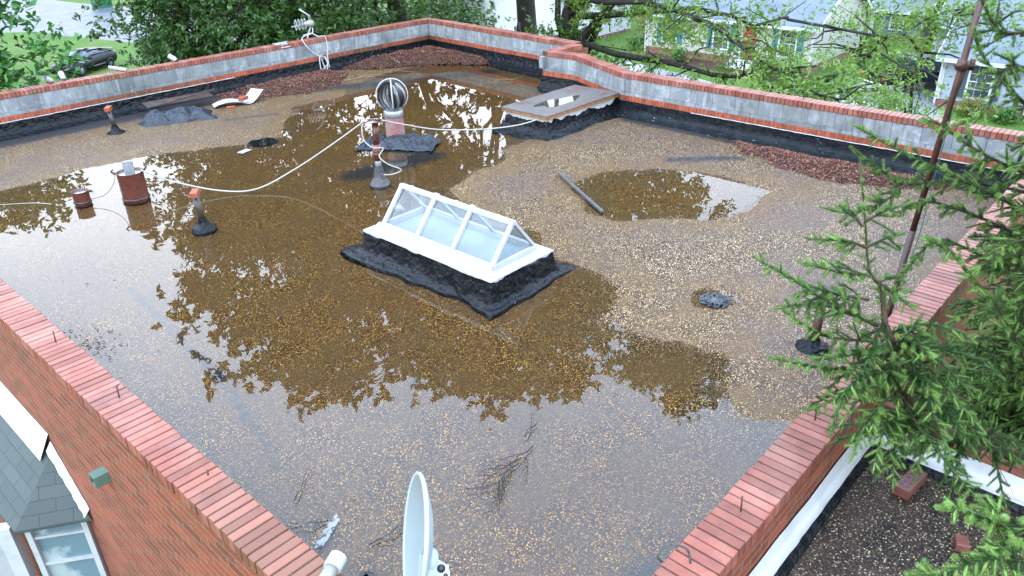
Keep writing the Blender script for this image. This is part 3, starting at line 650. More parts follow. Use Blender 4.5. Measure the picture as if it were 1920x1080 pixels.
wire('cable', [(4.16, 11.16, .45), (4.5, 11.0, .22), (4.95, 10.5, .06), (5.35, 10.15, .05), (5.9, 9.95, .24), (6.35, 9.5, .62), (6.66, 9.08, .97)], .011, M_wire, 'white cable sagging over the water from the big rusty drum to the brown post', 'cable')
wire('cable', [(6.80, 8.97, .99), (7.3, 9.0, .80), (8.0, 8.97, .56), (8.9, 8.85, .38), (9.6, 8.70, .32), (10.08, 8.62, .34)], .011, M_wire, 'white cable hanging from the brown post to the plywood hatch', 'cable')
wire('cable', [(6.72, 9.02, .98), (6.60, 9.05, .92), (6.58, 9.02, .72), (6.66, 8.93, .60), (6.82, 8.90, .56), (6.72, 8.88, .46), (6.80, 8.80, .34), (6.98, 8.72, .22), (6.88, 8.80, .16), (6.74, 8.84, .18)], .010, M_wire, 'loose white cable coiled around the brown post', 'cable')
# drums
def drum(x, y, r, h, tilt, label, slab, zc=0):
    e = empty('rusty_drum', (x, y, 0), label, 'drum')
    T = Matrix.Rotation(R_(tilt), 4, 'Y')
    m = MB(); m.lathe((x, y, 0), [(r * .93, -.05), (r * .95, h - .012), (r * .98, h), (r * .90, h - .006), (r * .88, h - .05)], 28, M4=T); m.build('wall', M_rust, e, True)
    m = MB(); m.lathe((x, y, 0), [(r * .89, h - .03), (.001, h - .028)], 28, M4=T); m.build('lid', mat('wet drum lid', (.10, .10, .11), .08, .9), e, True)
    m = MB(); m.lathe((x, y, 0), [(r * .96, .02), (r * 1.02, .025), (r * 1.02, .045), (r * .96, .05)], 28, M4=T); m.build('hoop', M_dkmetal, e, True)
    if slab:
        m = MB(); m.box((x + .02, y + .05, h + .05), (.14, .03, .16), rz=-.7); m.build('grey_block', M_block, e)
        for a in (2.6, -.2): 
            m = MB(); m.tube([(x + r * math.cos(a), y + r * math.sin(a), h - .03), (x + (r + .05) * math.cos(a), y + (r + .05) * math.sin(a), h + .02), (x + (r + .02) * math.cos(a), y + (r + .02) * math.sin(a), h + .05)], .014, 6); m.build('clamp', M_rubber, e, True)
    return e
drum(4.05, 11.30, .19, .43, 0, 'larger rusty brown drum standing in the water with a grey block on top', True)
drum(3.46, 11.74, .12, .20, 0, 'smaller rusty brown can standing in the water left of the drum', False)
wire('wire', [(3.54, 11.64, .07), (3.70, 11.50, .12), (3.84, 11.45, .26), (3.90, 11.42, .43)], .004, M_wire_dk, 'thin dark wire between the small rusty can and the big drum', 'wire')
wire('wire', [(2.2, 12.9, .05), (2.6, 12.6, .03), (2.95, 12.2, .05), (3.12, 12.0, .03)], .005, M_wire, 'pale wire lying on the water at the far left', 'wire')
# capped vent pipes with a loose brick on each
def bricklet(x, y, z, d, rz, label, holes=0, tilt=0):
    m = MB(); m.box((0, 0, 0), d, 0, 0, .004)
    if holes:
        nx, ny = holes
        for i in range(nx):
            for j in range(ny):
                cxx = (i - (nx - 1) / 2) * d[0] * .17; cyy = (j - (ny - 1) / 2) * d[1] * .36
                m.lathe((cxx, cyy, d[2] / 2 + .0012), [(.0135, 0), (.001, 0)], 10, 1)
    o = m.build('brick', [M_dkbrick if holes or 'lower' in label else M_band, M_rubber], None); o.location = (x, y, z); o.rotation_euler = (0, R_(tilt), rz); return tag(o, label, 'brick')
def ventpipe(x, y, h, label, bl, lean=(0, 0)):
    e = empty('vent_pipe', (x, y, 0), label, 'vent pipe', 'brick capped vent pipes')
    m = MB(); m.lathe((x, y, 0), [(.17, -.02), (.16, .03), (.09, .05), (.06, .13), (.05, .16)], 10); m.build('pipe_boot', M_tar, e, True)
    m = MB(); m.tube([(x, y, .05), (x + lean[0], y + lean[1], h)], .042, 12); m.build('pipe', M_dkpipe, e, True)
    bricklet(x + lean[0], y + lean[1], h + .034, (.19, .09, .068), .9, bl)
ventpipe(4.14, 9.46, .47, 'dark vent pipe standing in the water right of the rusty drum', 'red brick lying on the vent pipe in the water', (-.01, .02))
ventpipe(5.35, 15.06, .44, 'dark vent pipe standing near the far left parapet', 'red brick lying on the vent pipe near the far parapet', (-.02, .02))
# roof drains
def drain(x, y, rx, label, grit):
    e = empty('roof_drain', (x, y, 0), label, 'roof drain')
    m = MB(); m.lathe((x, y, .0), [(rx, .004), (rx * .75, .010), (rx * .6, .006)], 26, M4=Matrix.Scale(1.0, 4)); m.build('rim', M_tar, e, True)
    m = MB(); m.lathe((x, y, .0), [(rx * (.72 if grit else .93), .0125), (.001, .0125)], 26); m.build('hole', mat('black wet drain', (.004, .006, .006), .06, .9), e)
    if grit:
        V_ = []; F_ = []
        for k in range(300):
            a = rnd.uniform(0, 2 * PI); q = rx * (.35 + .75 * rnd.random()); s = rnd.uniform(.008, .016); px, py = x + q * math.cos(a), y + q * math.sin(a); pz = .012 + .03 * max(0, 1 - abs(q / rx - .75) * 3) * rnd.random()
            b = len(V_); V_ += [(px + s * dx, py + s * dy, pz + s * dz) for dx, dy, dz in ((1, 0, 0), (0, 1, 0), (-1, 0, 0), (0, -1, 0), (0, 0, .8), (0, 0, -.8))]
            F_ += [(b, b + 1, b + 4), (b + 1, b + 2, b + 4), (b + 2, b + 3, b + 4), (b + 3, b, b + 4)]
        npmesh('strainer_stones', V_, F_, mat('dark stones', (.05, .055, .06), .3, .5, island=.6), e)
drain(6.80, 12.33, .27, 'round black roof drain in the far left part of the water', False)
drain(6.71, 3.28, .15, 'roof drain ringed with dark stones in the dry gravel', True)
# ------------------------------------------------------------------ loose things on the roof
m = MB(); m.bar((8.72, 7.08, .055), (7.90, 5.64, .04), .045, .03); tag(m.build('wood_strip', mat('grey wet wood', (.055, .055, .05), .5, .4, noise=(12, (.10, .10, .09), .5, .7))), 'long thin grey wood strip lying on the gravel by the small puddle', 'wood strip')
def sheet(name, x0, y0, w, d, rz, hfun, mt, parent=None, nx=60, ny=40, edge_n=.18):
    xs, ys = np.meshgrid(np.linspace(-.5, .5, nx), np.linspace(-.5, .5, ny), indexing='ij')
    ex = 1 + edge_n * fbm(xs * 3 + x0, ys * 3 + y0, 4) * 2
    lx = xs * w * ex; ly = ys * d * (1 + edge_n * fbm(xs * 4 - 9, ys * 4 + x0, 4) * 2); z = hfun(xs, ys)
    X = x0 + lx * math.cos(rz) - ly * math.sin(rz); Y = y0 + lx * math.sin(rz) + ly * math.cos(rz)
    ii = np.arange(nx * ny).reshape(nx, ny); Ff = np.stack([ii[:-1, :-1], ii[1:, :-1], ii[1:, 1:], ii[:-1, 1:]], -1).reshape(-1, 4)
    return npmesh(name, np.stack([X, Y, z], -1).reshape(-1, 3), Ff, mt, parent, True)
def rumple(hh, fall=1.0, seed=0, fold=.05):
    def f(x, y):
        e = np.clip(1 - (2 * np.abs(x)) ** 4, 0, 1) * np.clip(1 - (2 * np.abs(y)) ** 4, 0, 1)
        rd = 1 - np.abs(fbm(x * 7 + seed + y * 3, y * 5 + seed, 5)) * 7
        return .006 + hh * e ** fall * (.6 + 2.2 * np.abs(fbm(x * 3 + seed, y * 3, 3))) + fold * rd * (.15 + .85 * e) * .9 + .03 * e * fbm(x * 20, y * 20 + seed, 3)
    return f
o = sheet('plastic_sheet', 6.55, 15.05, 1.35, .75, -.42, rumple(.17, .7, 3, .07), M_plast); tag(o, 'crumpled black plastic sheet under the dark boards by the far left parapet', 'plastic sheet')
o = sheet('plastic_sheet', 8.35, 10.15, 1.0, .7, -1.0, rumple(.10, .8, 12, .07), M_plast); tag(o, 'torn black plastic sheet around the foot of the turbine vent', 'plastic sheet')
o = sheet('plastic_sheet', 8.05, 10.75, .9, .35, .5, rumple(.03, .8, 22, .05), M_plast); tag(o, 'dark plastic scrap floating left of the turbine vent', 'plastic sheet')
bz = Matrix.Rotation(-.10, 4, 'Z')
m = MB(); m.box((6.95, 15.72, .22), (1.35, .34, .02), M4=Matrix.Rotation(-.12, 4, 'Z') @ Matrix.Rotation(R_(6), 4, 'X')); tag(m.build('dark_board', M_dkwood), 'broad dark board lying on the black plastic sheet', 'board')
m = MB(); m.bar((6.40, 15.42, .26), (7.72, 15.62, .30), .04, .03); tag(m.build('wood_batten', M_dkwood), 'thin dark batten along the front of the broad board', 'wood batten')
# crumpled papers weighed down by bricks
o = sheet('newspaper', 7.75, 15.2, .62, .34, -.35, lambda x, y: .05 + .07 * np.sin((x + .5) * 3.0) + .02 * fbm(x * 5, y * 5), M_paper, nx=20, ny=14, edge_n=.04); tag(o, 'curled white paper lying flat beside the black plastic sheet', 'paper')
o = sheet('newspaper', 8.22, 15.10, .46, .34, .3, lambda x, y: .04 + .26 * np.clip(x + .3, 0, 1) ** 1.2 + .02 * fbm(x * 5, y * 5), M_paper, nx=20, ny=14, edge_n=.04); tag(o, 'white printed paper standing up at the edge of the leaf pile', 'paper')
bricklet(8.0, 15.0, .15, (.2, .1, .07), .3, 'red brick lying on the white papers'); bricklet(7.66, 14.95, .03, (.16, .09, .05), -.4, 'broken red brick beside the white papers')
m = MB(); m.box((6.3, 12.12, .004), (.22, .12, .006), .3); tag(m.build('scrap', M_paper), 'scrap of white paper floating near the round drain', 'scrap')
# ------------------------------------------------------------------ leaf litter
def leaves(n, sampler, size=(.028, .062), flat=.5, width=.34):
    c = np.array([sampler() for _ in range(n)]); L = NR.uniform(size[0], size[1], n); a = NR.uniform(0, 2 * PI, n); ti = NR.normal(0, flat, n); ro = NR.normal(0, flat, n)
    d = np.stack([np.cos(a) * np.cos(ti), np.sin(a) * np.cos(ti), np.sin(ti)], -1); s = np.stack([-np.sin(a) * np.cos(ro), np.cos(a) * np.cos(ro), np.sin(ro)], -1)
    nrm = np.cross(d, s); cu = NR.uniform(.0, .25, n)[:, None] * L[:, None]
    V_ = np.stack([c - d * L[:, None] / 2, c + s * (L * width / 2)[:, None] + nrm * cu, c + d * L[:, None] / 2, c - s * (L * width / 2)[:, None] + nrm * cu], 1).reshape(-1, 3)
    return V_, np.arange(n * 4).reshape(n, 4)
def pile(poly, hh, n, label, dens_edge=.25):
    P = np.array(poly); x0, y0 = P.min(0) - .1; x1, y1 = P.max(0) + .1; xs, ys = np.meshgrid(np.arange(x0, x1, .05), np.arange(y0, y1, .05), indexing='ij')
    def H(x, y):
        s = sdist(x + .25 * fbm(x * 3, y * 3), y + .25 * fbm(x * 3 + 9, y * 3), poly); return np.clip(s / .45, 0, 1) ** .8 * hh * (1 + .5 * fbm(x * 4, y * 4)) - .02 * (s < 0)
    z = H(xs, ys); ii = np.arange(xs.size).reshape(xs.shape); Ff = np.stack([ii[:-1, :-1], ii[1:, :-1], ii[1:, 1:], ii[:-1, 1:]], -1).reshape(-1, 4)
    k = z[:-1, :-1].ravel() > 0.002; e = npmesh('leaf_pile', np.stack([xs, ys, z - .004], -1).reshape(-1, 3), Ff[k], M_mulch, None, True); tag(e, label, 'leaf litter', kind='stuff')
    pts = []
    X = NR.uniform(x0 - .1, x1 + .1, n * 12); Y = NR.uniform(y0 - .1, y1 + .1, n * 12); s = sdist(X, Y, poly); ok = (s > 0) | ((s > -dens_edge) & (NR.rand(n * 12) < .12)); X, Y = X[ok][:n], Y[ok][:n]
    Z = np.maximum(H(X, Y), 0) + NR.uniform(.004, .022, len(X)); it = iter(np.stack([X, Y, Z], -1)); V_, F_ = leaves(len(X), lambda: next(it))
    npmesh('loose_leaves', V_, F_, [M_leaf_dead, M_leaf_dead2], e, mi=(NR.rand(len(F_)) < .12).astype(int)); return e
pile([(8.35, 16.3), (8.5, 15.2), (9.4, 14.7), (10.4, 14.9), (11.2, 15.6), (11.0, 16.3)], .16, 5200, 'pile of reddish brown leaves along the far left parapet')
pile([(11.3, 16.2), (11.9, 15.4), (12.6, 15.1), (13.3, 14.4), (13.9, 13.6), (14.3, 13.9), (14.4, 16.25)], .24, 6500, 'heap of brown leaves and twigs in the far corner of the roof')
pile([(11.95, 5.9), (11.3, 5.4), (11.0, 4.5), (10.95, 3.6), (11.2, 2.9), (11.5, 2.4), (12.0, 2.2)], .12, 6500, 'pile of red brown leaves along the right parapet')
pile([(7.9, 16.2), (7.95, 15.6), (8.3, 15.4), (8.4, 16.2)], .10, 500, 'small leaf drift behind the white papers')
def scatter(n, f, label, name='fallen_leaves'):
    V_, F_ = leaves(n, f, (.03, .06), .12); o = npmesh(name, V_, F_, [M_leaf_dead, M_leaf_dead2], None, mi=(NR.rand(n) < .2).astype(int)); return tag(o, label, 'leaf litter', kind='stuff')
def g1():
    while 1:
        x, y = NR.uniform(1.6, 14.2), NR.uniform(1.6, 16.2)
        if sdist(np.array(x), np.array(y), INN) > .1 and NR.rand() < .25 + .75 * (x > 10): return (x, y, max(0.0, -float(depth_at(np.array(x), np.array(y)))) + .008)
scatter(260, g1, 'single dead leaves scattered over the gravel and water')
scatter(90, lambda: (NR.normal(1.95, .13), NR.normal(7.62, .22), .006), 'dark leaves floating in a patch near the left parapet', 'floating_leaves').data.materials[0] = M_twig
# twigs in the water
def twiggy(name, base, ang, L, depth, mb, z=.02, r=.006, spread=.6):
    x, y = base; pts = [(x, y, z)]; a = ang; k = 6
    for i in range(k): a += rnd.uniform(-.22, .22); x += math.cos(a) * L / k; y += math.sin(a) * L / k; pts.append((x, y, z + rnd.uniform(-.004, .02) * (1 + depth)))
    mb.tube(pts, [r * (1 - .7 * i / k) for i in range(k + 1)], 5)
    if depth > 0:
        for i in range(1, k):
            for q in range(1 if depth < 2 else 2):
                if rnd.random() < .85: twiggy(name, pts[i][:2], ang + rnd.choice((-1, 1)) * rnd.uniform(.35, .9) * spread * 1.3, L * rnd.uniform(.35, .6), depth - 1, mb, z, r * .6, spread)
def twig(base, ang, L, dep, label, r=.006, mt=None, spread=.6, z=.02):
    mb = MB(); twiggy('twig', base, ang, L, dep, mb, z, r, spread); return tag(mb.build('twig', mt or M_twig, None, True), label, 'twig')
twig((3.62, 3.18), R_(192), .60, 2, 'bushy dead branch lying in the shallow water behind the dish', .006)
twig((3.66, 3.30), R_(28), .34, 1, 'small dead twig beside the bushy branch', .005)
twig((5.05, 2.35), R_(50), .36, 1, 'curly dead twig in the shallow water near the right coping', .005)
twig((2.05, 3.75), R_(150), .26, 1, 'curled dark twig beside the painted white reflection by the left coping', .004, spread=1)
twig((2.1, 3.35), R_(-20), .34, 1, 'forked dark twig near the white capped pipe', .005)
twig((2.0, 4.1), R_(25), .40, 0, 'single dark twig sticking out beyond the left coping', .005)
twig((12.2, 14.9), R_(80), 1.0, 1, 'pale dead branch lying across the corner leaf heap', .009, M_twig2, z=.2)
twig((10.6, 15.0), R_(-20), 1.6, 1, 'long pale stick lying before the corner leaf heap', .008, M_twig2, z=.05)
twig((13.2, 11.9), R_(170), .7, 1, 'pale twig cluster by the inner corner of the parapet', .006, M_twig2, z=.05)
twig((9.0, 14.3), R_(10), .8, 1, 'thin pale sticks in the water before the left leaf pile', .006, M_twig2, z=.02)
# whitish reflection on the water, painted as a flat patch, by the left coping
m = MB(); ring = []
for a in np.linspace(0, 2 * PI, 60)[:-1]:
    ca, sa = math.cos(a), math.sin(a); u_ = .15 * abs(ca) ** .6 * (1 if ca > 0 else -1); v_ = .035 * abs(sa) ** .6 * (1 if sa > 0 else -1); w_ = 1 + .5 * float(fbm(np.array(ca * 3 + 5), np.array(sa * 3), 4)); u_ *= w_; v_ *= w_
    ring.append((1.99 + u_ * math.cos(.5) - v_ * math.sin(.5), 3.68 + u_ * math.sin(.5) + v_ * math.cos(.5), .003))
m.add(ring, [tuple(range(len(ring)))]); tag(m.build('painted_reflection', mat('whitish reflection tone', (.22, .215, .205), .9, .05, noise=(26, (.06, .055, .05), .5, .6))), 'whitish ragged painted reflection in the water next to the left coping', 'painted reflection')
# ------------------------------------------------------------------ coping extras
def rod(x, y, label, h=.10, lean=(.01, .01)):
    m = MB(); m.tube([(x, y, HP - .02), (x + lean[0], y + lean[1], HP + h)], .0055, 6); tag(m.build('rusty_rod', M_rebar, None, True), label, 'rod', 'rusty rods standing in the coping')
rod(1.36, 6.32, 'rusty rod in the left coping, farthest along it'); rod(1.37, 5.15, 'rusty rod in the middle of the left coping')
rod(4.34, 1.31, 'rusty rod in the right coping beside the spruce twigs', .13); rod(3.25, 1.28, 'rusty rod in the nearest stretch of the right coping')
rod(1.38, 3.9, 'short rusty rod in the near left coping', .03)
for k, (x, y, s) in enumerate(((14.15, 10.86, 'on the corner of the parapet jog'), (13.06, 10.86, 'on the near end of the parapet jog'), (14.35, 12.4, 'on the back parapet nearest the jog'), (14.42, 14.0, 'halfway along the back parapet'), (12.85, 9.2, 'on the angled parapet'), (12.33, 7.0, 'on the far part of the right parapet'), (12.33, 4.9, 'in the middle of the right parapet'))):
    rod(x, y, 'rusty rod ' + s, .14)
# iron mast
ms = empty('iron_mast', (6.31, 1.50, 0), 'tall rusty iron mast leaning at the right parapet among the spruce branches', 'mast')
m = MB(); bp = Vector((6.30, 1.52, 0)); tp = Vector((6.46, 1.41, 3.2)); dd = (tp - bp)
m.tube([bp, bp + dd * .45], .028, 10); m.tube([bp + dd * .45, bp + dd * 1.15], .024, 10); m.build('pole', M_iron, ms, True)
m = MB(); q = bp + dd * .86; m.tube([q - dd * .012, q + dd * .012], .04, 10); m.tube([q + Vector((-.05, .03, 0)), q + Vector((.06, -.06, -.01))], .018, 8); m.tube([q + Vector((.06, -.05, -.04)), q + Vector((.06, -.05, .04))], .02, 8); m.build('clamp', M_iron, ms, True)
wire('cord', [tuple(bp + dd * .75 + Vector((.03, -.02, 0))), tuple(bp + dd * .6 + Vector((.045, -.03, 0))), tuple(bp + dd * .45 + Vector((.05, -.045, 0))), tuple(bp + dd * .32 + Vector((.06, -.03, 0)))], .004, mat('blue cord', (.06, .14, .16), .6, .3), 'thin blue cord hanging along the iron mast', 'cord')
st = empty('short_pipe', (6.76, 2.12, 0), 'short rusty pipe in a black boot behind the spruce twigs', 'pipe')
m = MB(); m.tube([(6.45, 2.1, .0), (6.47, 2.1, .48)], .042, 12); m.build('pipe', M_iron, st, True); m = MB(); m.lathe((6.45, 2.1, 0), [(.18, -.02), (.16, .04), (.08, .06), (.05, .13)], 12); m.build('pipe_boot', M_tar, st, True)
# white capped pipe on the near left coping with a black boot behind it
pv = empty('plastic_pipe', (1.43, 2.72, HP), 'ivory plastic pipe with a white cap lying on the near left coping', 'pipe')
m = MB(); a = Vector((1.22, 2.55, .86)); b = Vector((1.445, 2.665, .87)); m.tube([a, b], .038, 16); m.build('pipe', M_ivory, pv, True)
d = (b - a).normalized(); m = MB(); m.tube([b - d * .03, b + d * .05], .048, 18); m.build('cap', M_wplast, pv, False); m = MB(); m.tube([a - d * .03, a + d * .02], .047, 18); m.build('coupling', M_ivory, pv, False)
m = MB(); m.lathe((1.58, 2.60, .55), [(.075, -.55), (.08, .0), (.075, .10), (.05, .15), (.015, .165)], 18); tag(m.build('rubber_boot', M_rubber, None, True), 'rounded black rubber vent boot behind the white capped pipe', 'vent boot')
wire('wire', [(2.64, 1.42, .80), (2.63, 1.44, .84), (2.70, 1.42, .88), (2.75, 1.34, .86), (2.73, 1.30, .80)], .006, M_rubber, 'short black cable looped over the near right coping', 'wire')
# bricks on the lower roof
bricklet(4.90, .76, .19, (.29, .105, .075), 1.33 - PI / 2 + .12, 'perforated red brick lying on the lower gravel roof', (5, 2))
bricklet(4.55, .33, .175, (.10, .08, .06), .4, 'small red brick piece on the lower roof, left one behind the spruce tip'); bricklet(5.0, .22, .175, (.11, .08, .06), -.5, 'small red brick piece on the lower roof, close to the white flashing')
# ------------------------------------------------------------------ satellite dish
dish = empty('satellite_dish', (1.3, 1.75, .0), 'grey satellite dish seen nearly edge on, with a bolted white bracket', 'satellite dish')
cdn = Vector((1.335, 1.80, 1.735)); vd = (cdn - Vector((0, 0, 4))).normalized()
right = Vector((.6727, -.7396, -.0218)); upv = (Vector((0.02, 0.0, 1)) - vd * vd.dot(Vector((0.02, 0, 1)))).normalized()
ax = (-vd * math.cos(R_(73)) - right * math.sin(R_(73))).normalized()      # the way the hollow side looks
s1 = (upv - ax * upv.dot(ax)).normalized(); s2 = ax.cross(s1)
MD = Matrix((s2, s1, ax)).transposed().to_4x4(); RD = .225
def dz(r): return .055 * (r / RD) ** 2 - .055
sy = 1.08
prof = [(RD * k / 12, dz(RD * k / 12)) for k in range(13)]; prof[0] = (.001, prof[0][1])
m = MB(); m.lathe((0, 0, 0), prof, 56, M4=Matrix.Diagonal((1, sy, 1, 1))); m.v = [tuple(cdn + MD.to_3x3() @ Vector(p)) for p in m.v]; m.build('reflector', M_dish, dish, True)
m = MB(); m.lathe((0, 0, 0), [(RD * .985, -.001), (RD + .004, .006), (RD + .010, .0), (RD + .006, -.012), (RD * .97, -.014)] + [(RD * k / 12, dz(RD * k / 12) - .012) for k in range(11, -1, -1)], 56, M4=Matrix.Diagonal((1, sy, 1, 1))); m.v = [tuple(cdn + MD.to_3x3() @ Vector(p)) for p in m.v]; m.build('rim', M_dishrim, dish, True)
m = MB(); bk = cdn - ax * .075
def dpt(a, b, c): return tuple(cdn + s2 * a + s1 * b + ax * c)
for (a, b) in ((-.03, -.07), (.05, -.10), (.0, -.20)):
    m = MB(); m.lathe(dpt(a, b, dz(math.hypot(a, b)) + .003), [(.005, 0), (.001, .002)], 8, M4=MD); m.build('dish_bolt', M_bolt, dish)
m = MB(); m.lathe(dpt(0, -.09, -.04), [(.05, 0), (.055, -.03), (.045, -.05), (.001, -.052)], 18, M4=MD); m.build('back_hub', M_dishrim, dish, True)
def plate(pts, a0, a1, name, mt):
    m = MB(); k = len(pts); m.add([dpt(a0, b, c) for b, c in pts] + [dpt(a1, b, c) for b, c in pts], [tuple(range(k)), tuple(reversed(range(k, 2 * k)))] + [(q, k + q, k + (q + 1) % k, (q + 1) % k) for q in range(k)]); m.build(name, mt, dish)
PL = [(-.06, -.03), (-.075, -.075), (-.10, -.12), (-.125, -.135), (-.24, -.135), (-.27, -.09), (-.22, -.03)]
for a_ in (-.045, .040): plate(PL, a_, a_ + .006, 'bracket_plate', M_dishrim)
plate([(-.10, -.125), (-.10, -.132), (-.25, -.132), (-.25, -.125)], -.039, .040, 'bracket_back', M_dishrim)
m = MB(); m.tube([dpt(-.05, -.115, -.10), dpt(.05, -.115, -.10)], .016, 12); m.build('pivot', M_dkmetal, dish, True)
for (b_, c_) in ((-.150, -.075), (-.140, -.118), (-.185, -.115), (-.215, -.07)):
    q = MB(); q.lathe(dpt(-.046, b_, c_), [(.008, .002), (.008, -.008), (.001, -.010)], 8, M4=MD @ Matrix.Rotation(R_(90), 4, 'Y')); q.build('bolt', M_bolt, dish); q = MB(); q.lathe(dpt(.046, b_, c_), [(.008, -.002), (.008, .008), (.001, .010)], 8, M4=MD @ Matrix.Rotation(R_(90), 4, 'Y')); q.build('bolt', M_bolt, dish)
m = MB(); m.tube([dpt(0, -.2, -.13), dpt(0, -.36, -.14), (1.33, 1.62, 1.2), (1.30, 1.45, .80)], .022, 12); m.build('mast_arm', M_galv, dish, True)
# ------------------------------------------------------------------ antenna behind the far left parapet
an = empty('aerial', (11.0, 16.72, .2), 'small ivory television aerial with looped directors above the far left parapet', 'aerial')
ay = 16.66
m = MB(); m.lathe((0, 0, 0), [(.001, -.17), (.03, -.16), (.075, -.04), (.085, .06), (.06, .10), (.001, .11)], 14, M4=Matrix.Translation((10.95, ay, 1.12)) @ Matrix.Rotation(R_(90), 4, 'Y')); m.build('housing', M_ivory, an, True)
m = MB(); m.tube([(10.80, ay, 1.12), (10.44, ay, 1.10)], .014, 8); m.build('boom', M_ivory, an, True)
for k in range(4):
    m = MB(); x = 10.57 + k * .085; m.tube([(x, ay + .035 * math.cos(t), 1.13 + .12 * math.sin(t)) for t in np.linspace(0, 2 * PI, 18)], .008, 6, cap=False); m.build('director_loop', M_wplast, an, True)
for k in (0, .035):
    m = MB(); m.tube([(10.94 + k, ay, 1.18), (10.95 + k, ay, 1.30), (10.86 + k, ay + .02, 1.37), (10.72 + k, ay + .03, 1.47)], .010, 6); m.build('dipole', M_wplast, an, True)
m = MB(); m.tube([(10.98, ay, 1.05), (10.93, 16.72, .9), (10.80, 16.72, .6), (10.78, 16.72, .1)], .018, 8); m.build('support', M_wplast, an, True)
wire('aerial_cable', [(10.98, 16.6, 1.02), (10.88, 16.5, .92), (10.62, 16.5, .87), (10.52, 16.40, .82), (10.55, 16.30, .68), (10.72, 16.29, .50), (10.88, 16.29, .38), (10.92, 16.25, .2), (10.95, 16.2, .08), (11.02, 16.22, .2), (10.98, 16.27, .36), (10.86, 16.27, .40), (10.82, 16.25, .3), (10.80, 16.2, .08), (10.9, 16.2, .14), (11.03, 16.22, .22), (11.0, 16.27, .38)], .012, M_wplast, 'looped white aerial cable hanging over the far left parapet', 'cable')
wire('aerial_cable', [(10.62, 16.5, .90), (10.85, 16.5, .92), (10.98, 16.42, .84), (11.12, 16.34, .82), (11.12, 16.29, .60), (11.08, 16.28, .38), (11.06, 16.22, .1)], .012, M_wplast, 'white aerial cable hanging over the far left parapet, right strand', 'cable')
# small white fittings on the far left coping
def spot(x, y, label, a, body=True):
    e = empty('white_lamp', (x, y, HP), label, 'lamp'); d = Vector((math.cos(a) * .8, math.sin(a) * .8, .5)).normalized(); p = Vector((x, y, HP + .04))
    m = MB(); m.tube([p, p + d * .15], [.05, .055], 12, cap=False); m.tube([p - d * .02, p + d * .002], .045, 12); m.build('shade', M_wplast, e, True); m = MB(); m.box((x, y, HP + .015), (.05, .12, .03)); m.build('bracket', M_rubber, e)
spot(7.46, 16.58, 'white cylindrical lamp on the far left coping, middle one', 2.2)
spot(4.98, 16.62, 'white lamp on the far left coping, leftmost one', 3.6); spot(5.22, 16.66, 'white lamp beside the leftmost lamp on the coping', 1.4)
m = MB(); m.tube([(6.15, 16.75, .88), (6.35, 16.45, .83)], .035, 10); tag(m.build('white_tube', M_wplast, None, True), 'short white tube lying on the far left coping below the black car', 'tube')
m = MB(); m.box((10.0, 16.38, .80), (.17, .02, .12)); m.box((10.02, 16.36, .74), (.26, .02, .02)); m.box((9.93, 16.5, .812), (.2, .2, .012)); tag(m.build('white_bracket', M_wplast), 'flat white bracket clipped over the coping left of the aerial', 'bracket')
# ragged bush clump tip above the jog corner (the brick missing there shows bare block)
# ------------------------------------------------------------------ foliage
def leaf_mat(name, c1, c2, yellow=None, tr=.35):
    def b(t, p, tc, out):
        g = nn(t, 'ShaderNodeNewGeometry'); c = mixc(t, g.outputs['Random Per Island'], c1, c2)
        n = noise_(t, tc.outputs['Object'], .8, 3); c = mixc(t, mrange(t, n, .4, .65, 0, .6), c, yellow or c2)
        t.links.new(c, p.inputs['Base Color']); p.inputs['Roughness'].default_value = .45; p.inputs['Specular IOR Level'].default_value = .35
        tl = nn(t, 'ShaderNodeBsdfTranslucent'); t.links.new(c, tl.inputs[0]); ms = nn(t, 'ShaderNodeMixShader'); ms.inputs[0].default_value = tr
        t.links.new(p.outputs[0], ms.inputs[1]); t.links.new(tl.outputs[0], ms.inputs[2]); t.links.new(ms.outputs[0], out.inputs[0])
    return mat(name, build=b)
LM_dark = leaf_mat('dark oak leaf', (.020, .050, .010), (.055, .115, .018), (.035, .085, .012))
LM_mid = leaf_mat('mid green leaf', (.035, .085, .014), (.095, .19, .028), (.075, .13, .02))
LM_light = leaf_mat('pecan leaf', (.05, .12, .016), (.14, .24, .03), (.19, .26, .035), .45)
LM_big = leaf_mat('broad leaf', (.030, .10, .018), (.07, .19, .03), (.045, .13, .02), .3)
LM_bush = leaf_mat('bush leaf', (.03, .08, .015), (.08, .17, .03))
M_bark = mat('wet dark bark', (.018, .015, .012), .7, .2, noise=[(6, (.035, .032, .026), .5, .7), (2, (.02, .03, .012), .5, .7)], bump=(12, .8, .03))
def leafmesh(name, C, size, mt, parent, asp=.42, droop=.3):
    n = len(C); L = NR.uniform(size * .7, size * 1.3, n); a = NR.uniform(0, 2 * PI, n); ti = NR.normal(-droop, .5, n); ro = NR.normal(0, .6, n)
    d = np.stack([np.cos(a) * np.cos(ti), np.sin(a) * np.cos(ti), np.sin(ti)], -1); s = np.stack([-np.sin(a) * np.cos(ro), np.cos(a) * np.cos(ro), np.sin(ro)], -1)
    V_ = np.stack([C - d * L[:, None] / 2, C + s * (L * asp / 2)[:, None] - d * (L * .05)[:, None], C + d * L[:, None] / 2, C - s * (L * asp / 2)[:, None] - d * (L * .05)[:, None]], 1).reshape(-1, 3)
    return npmesh(name, V_, np.arange(4 * n).reshape(n, 4), mt, parent)
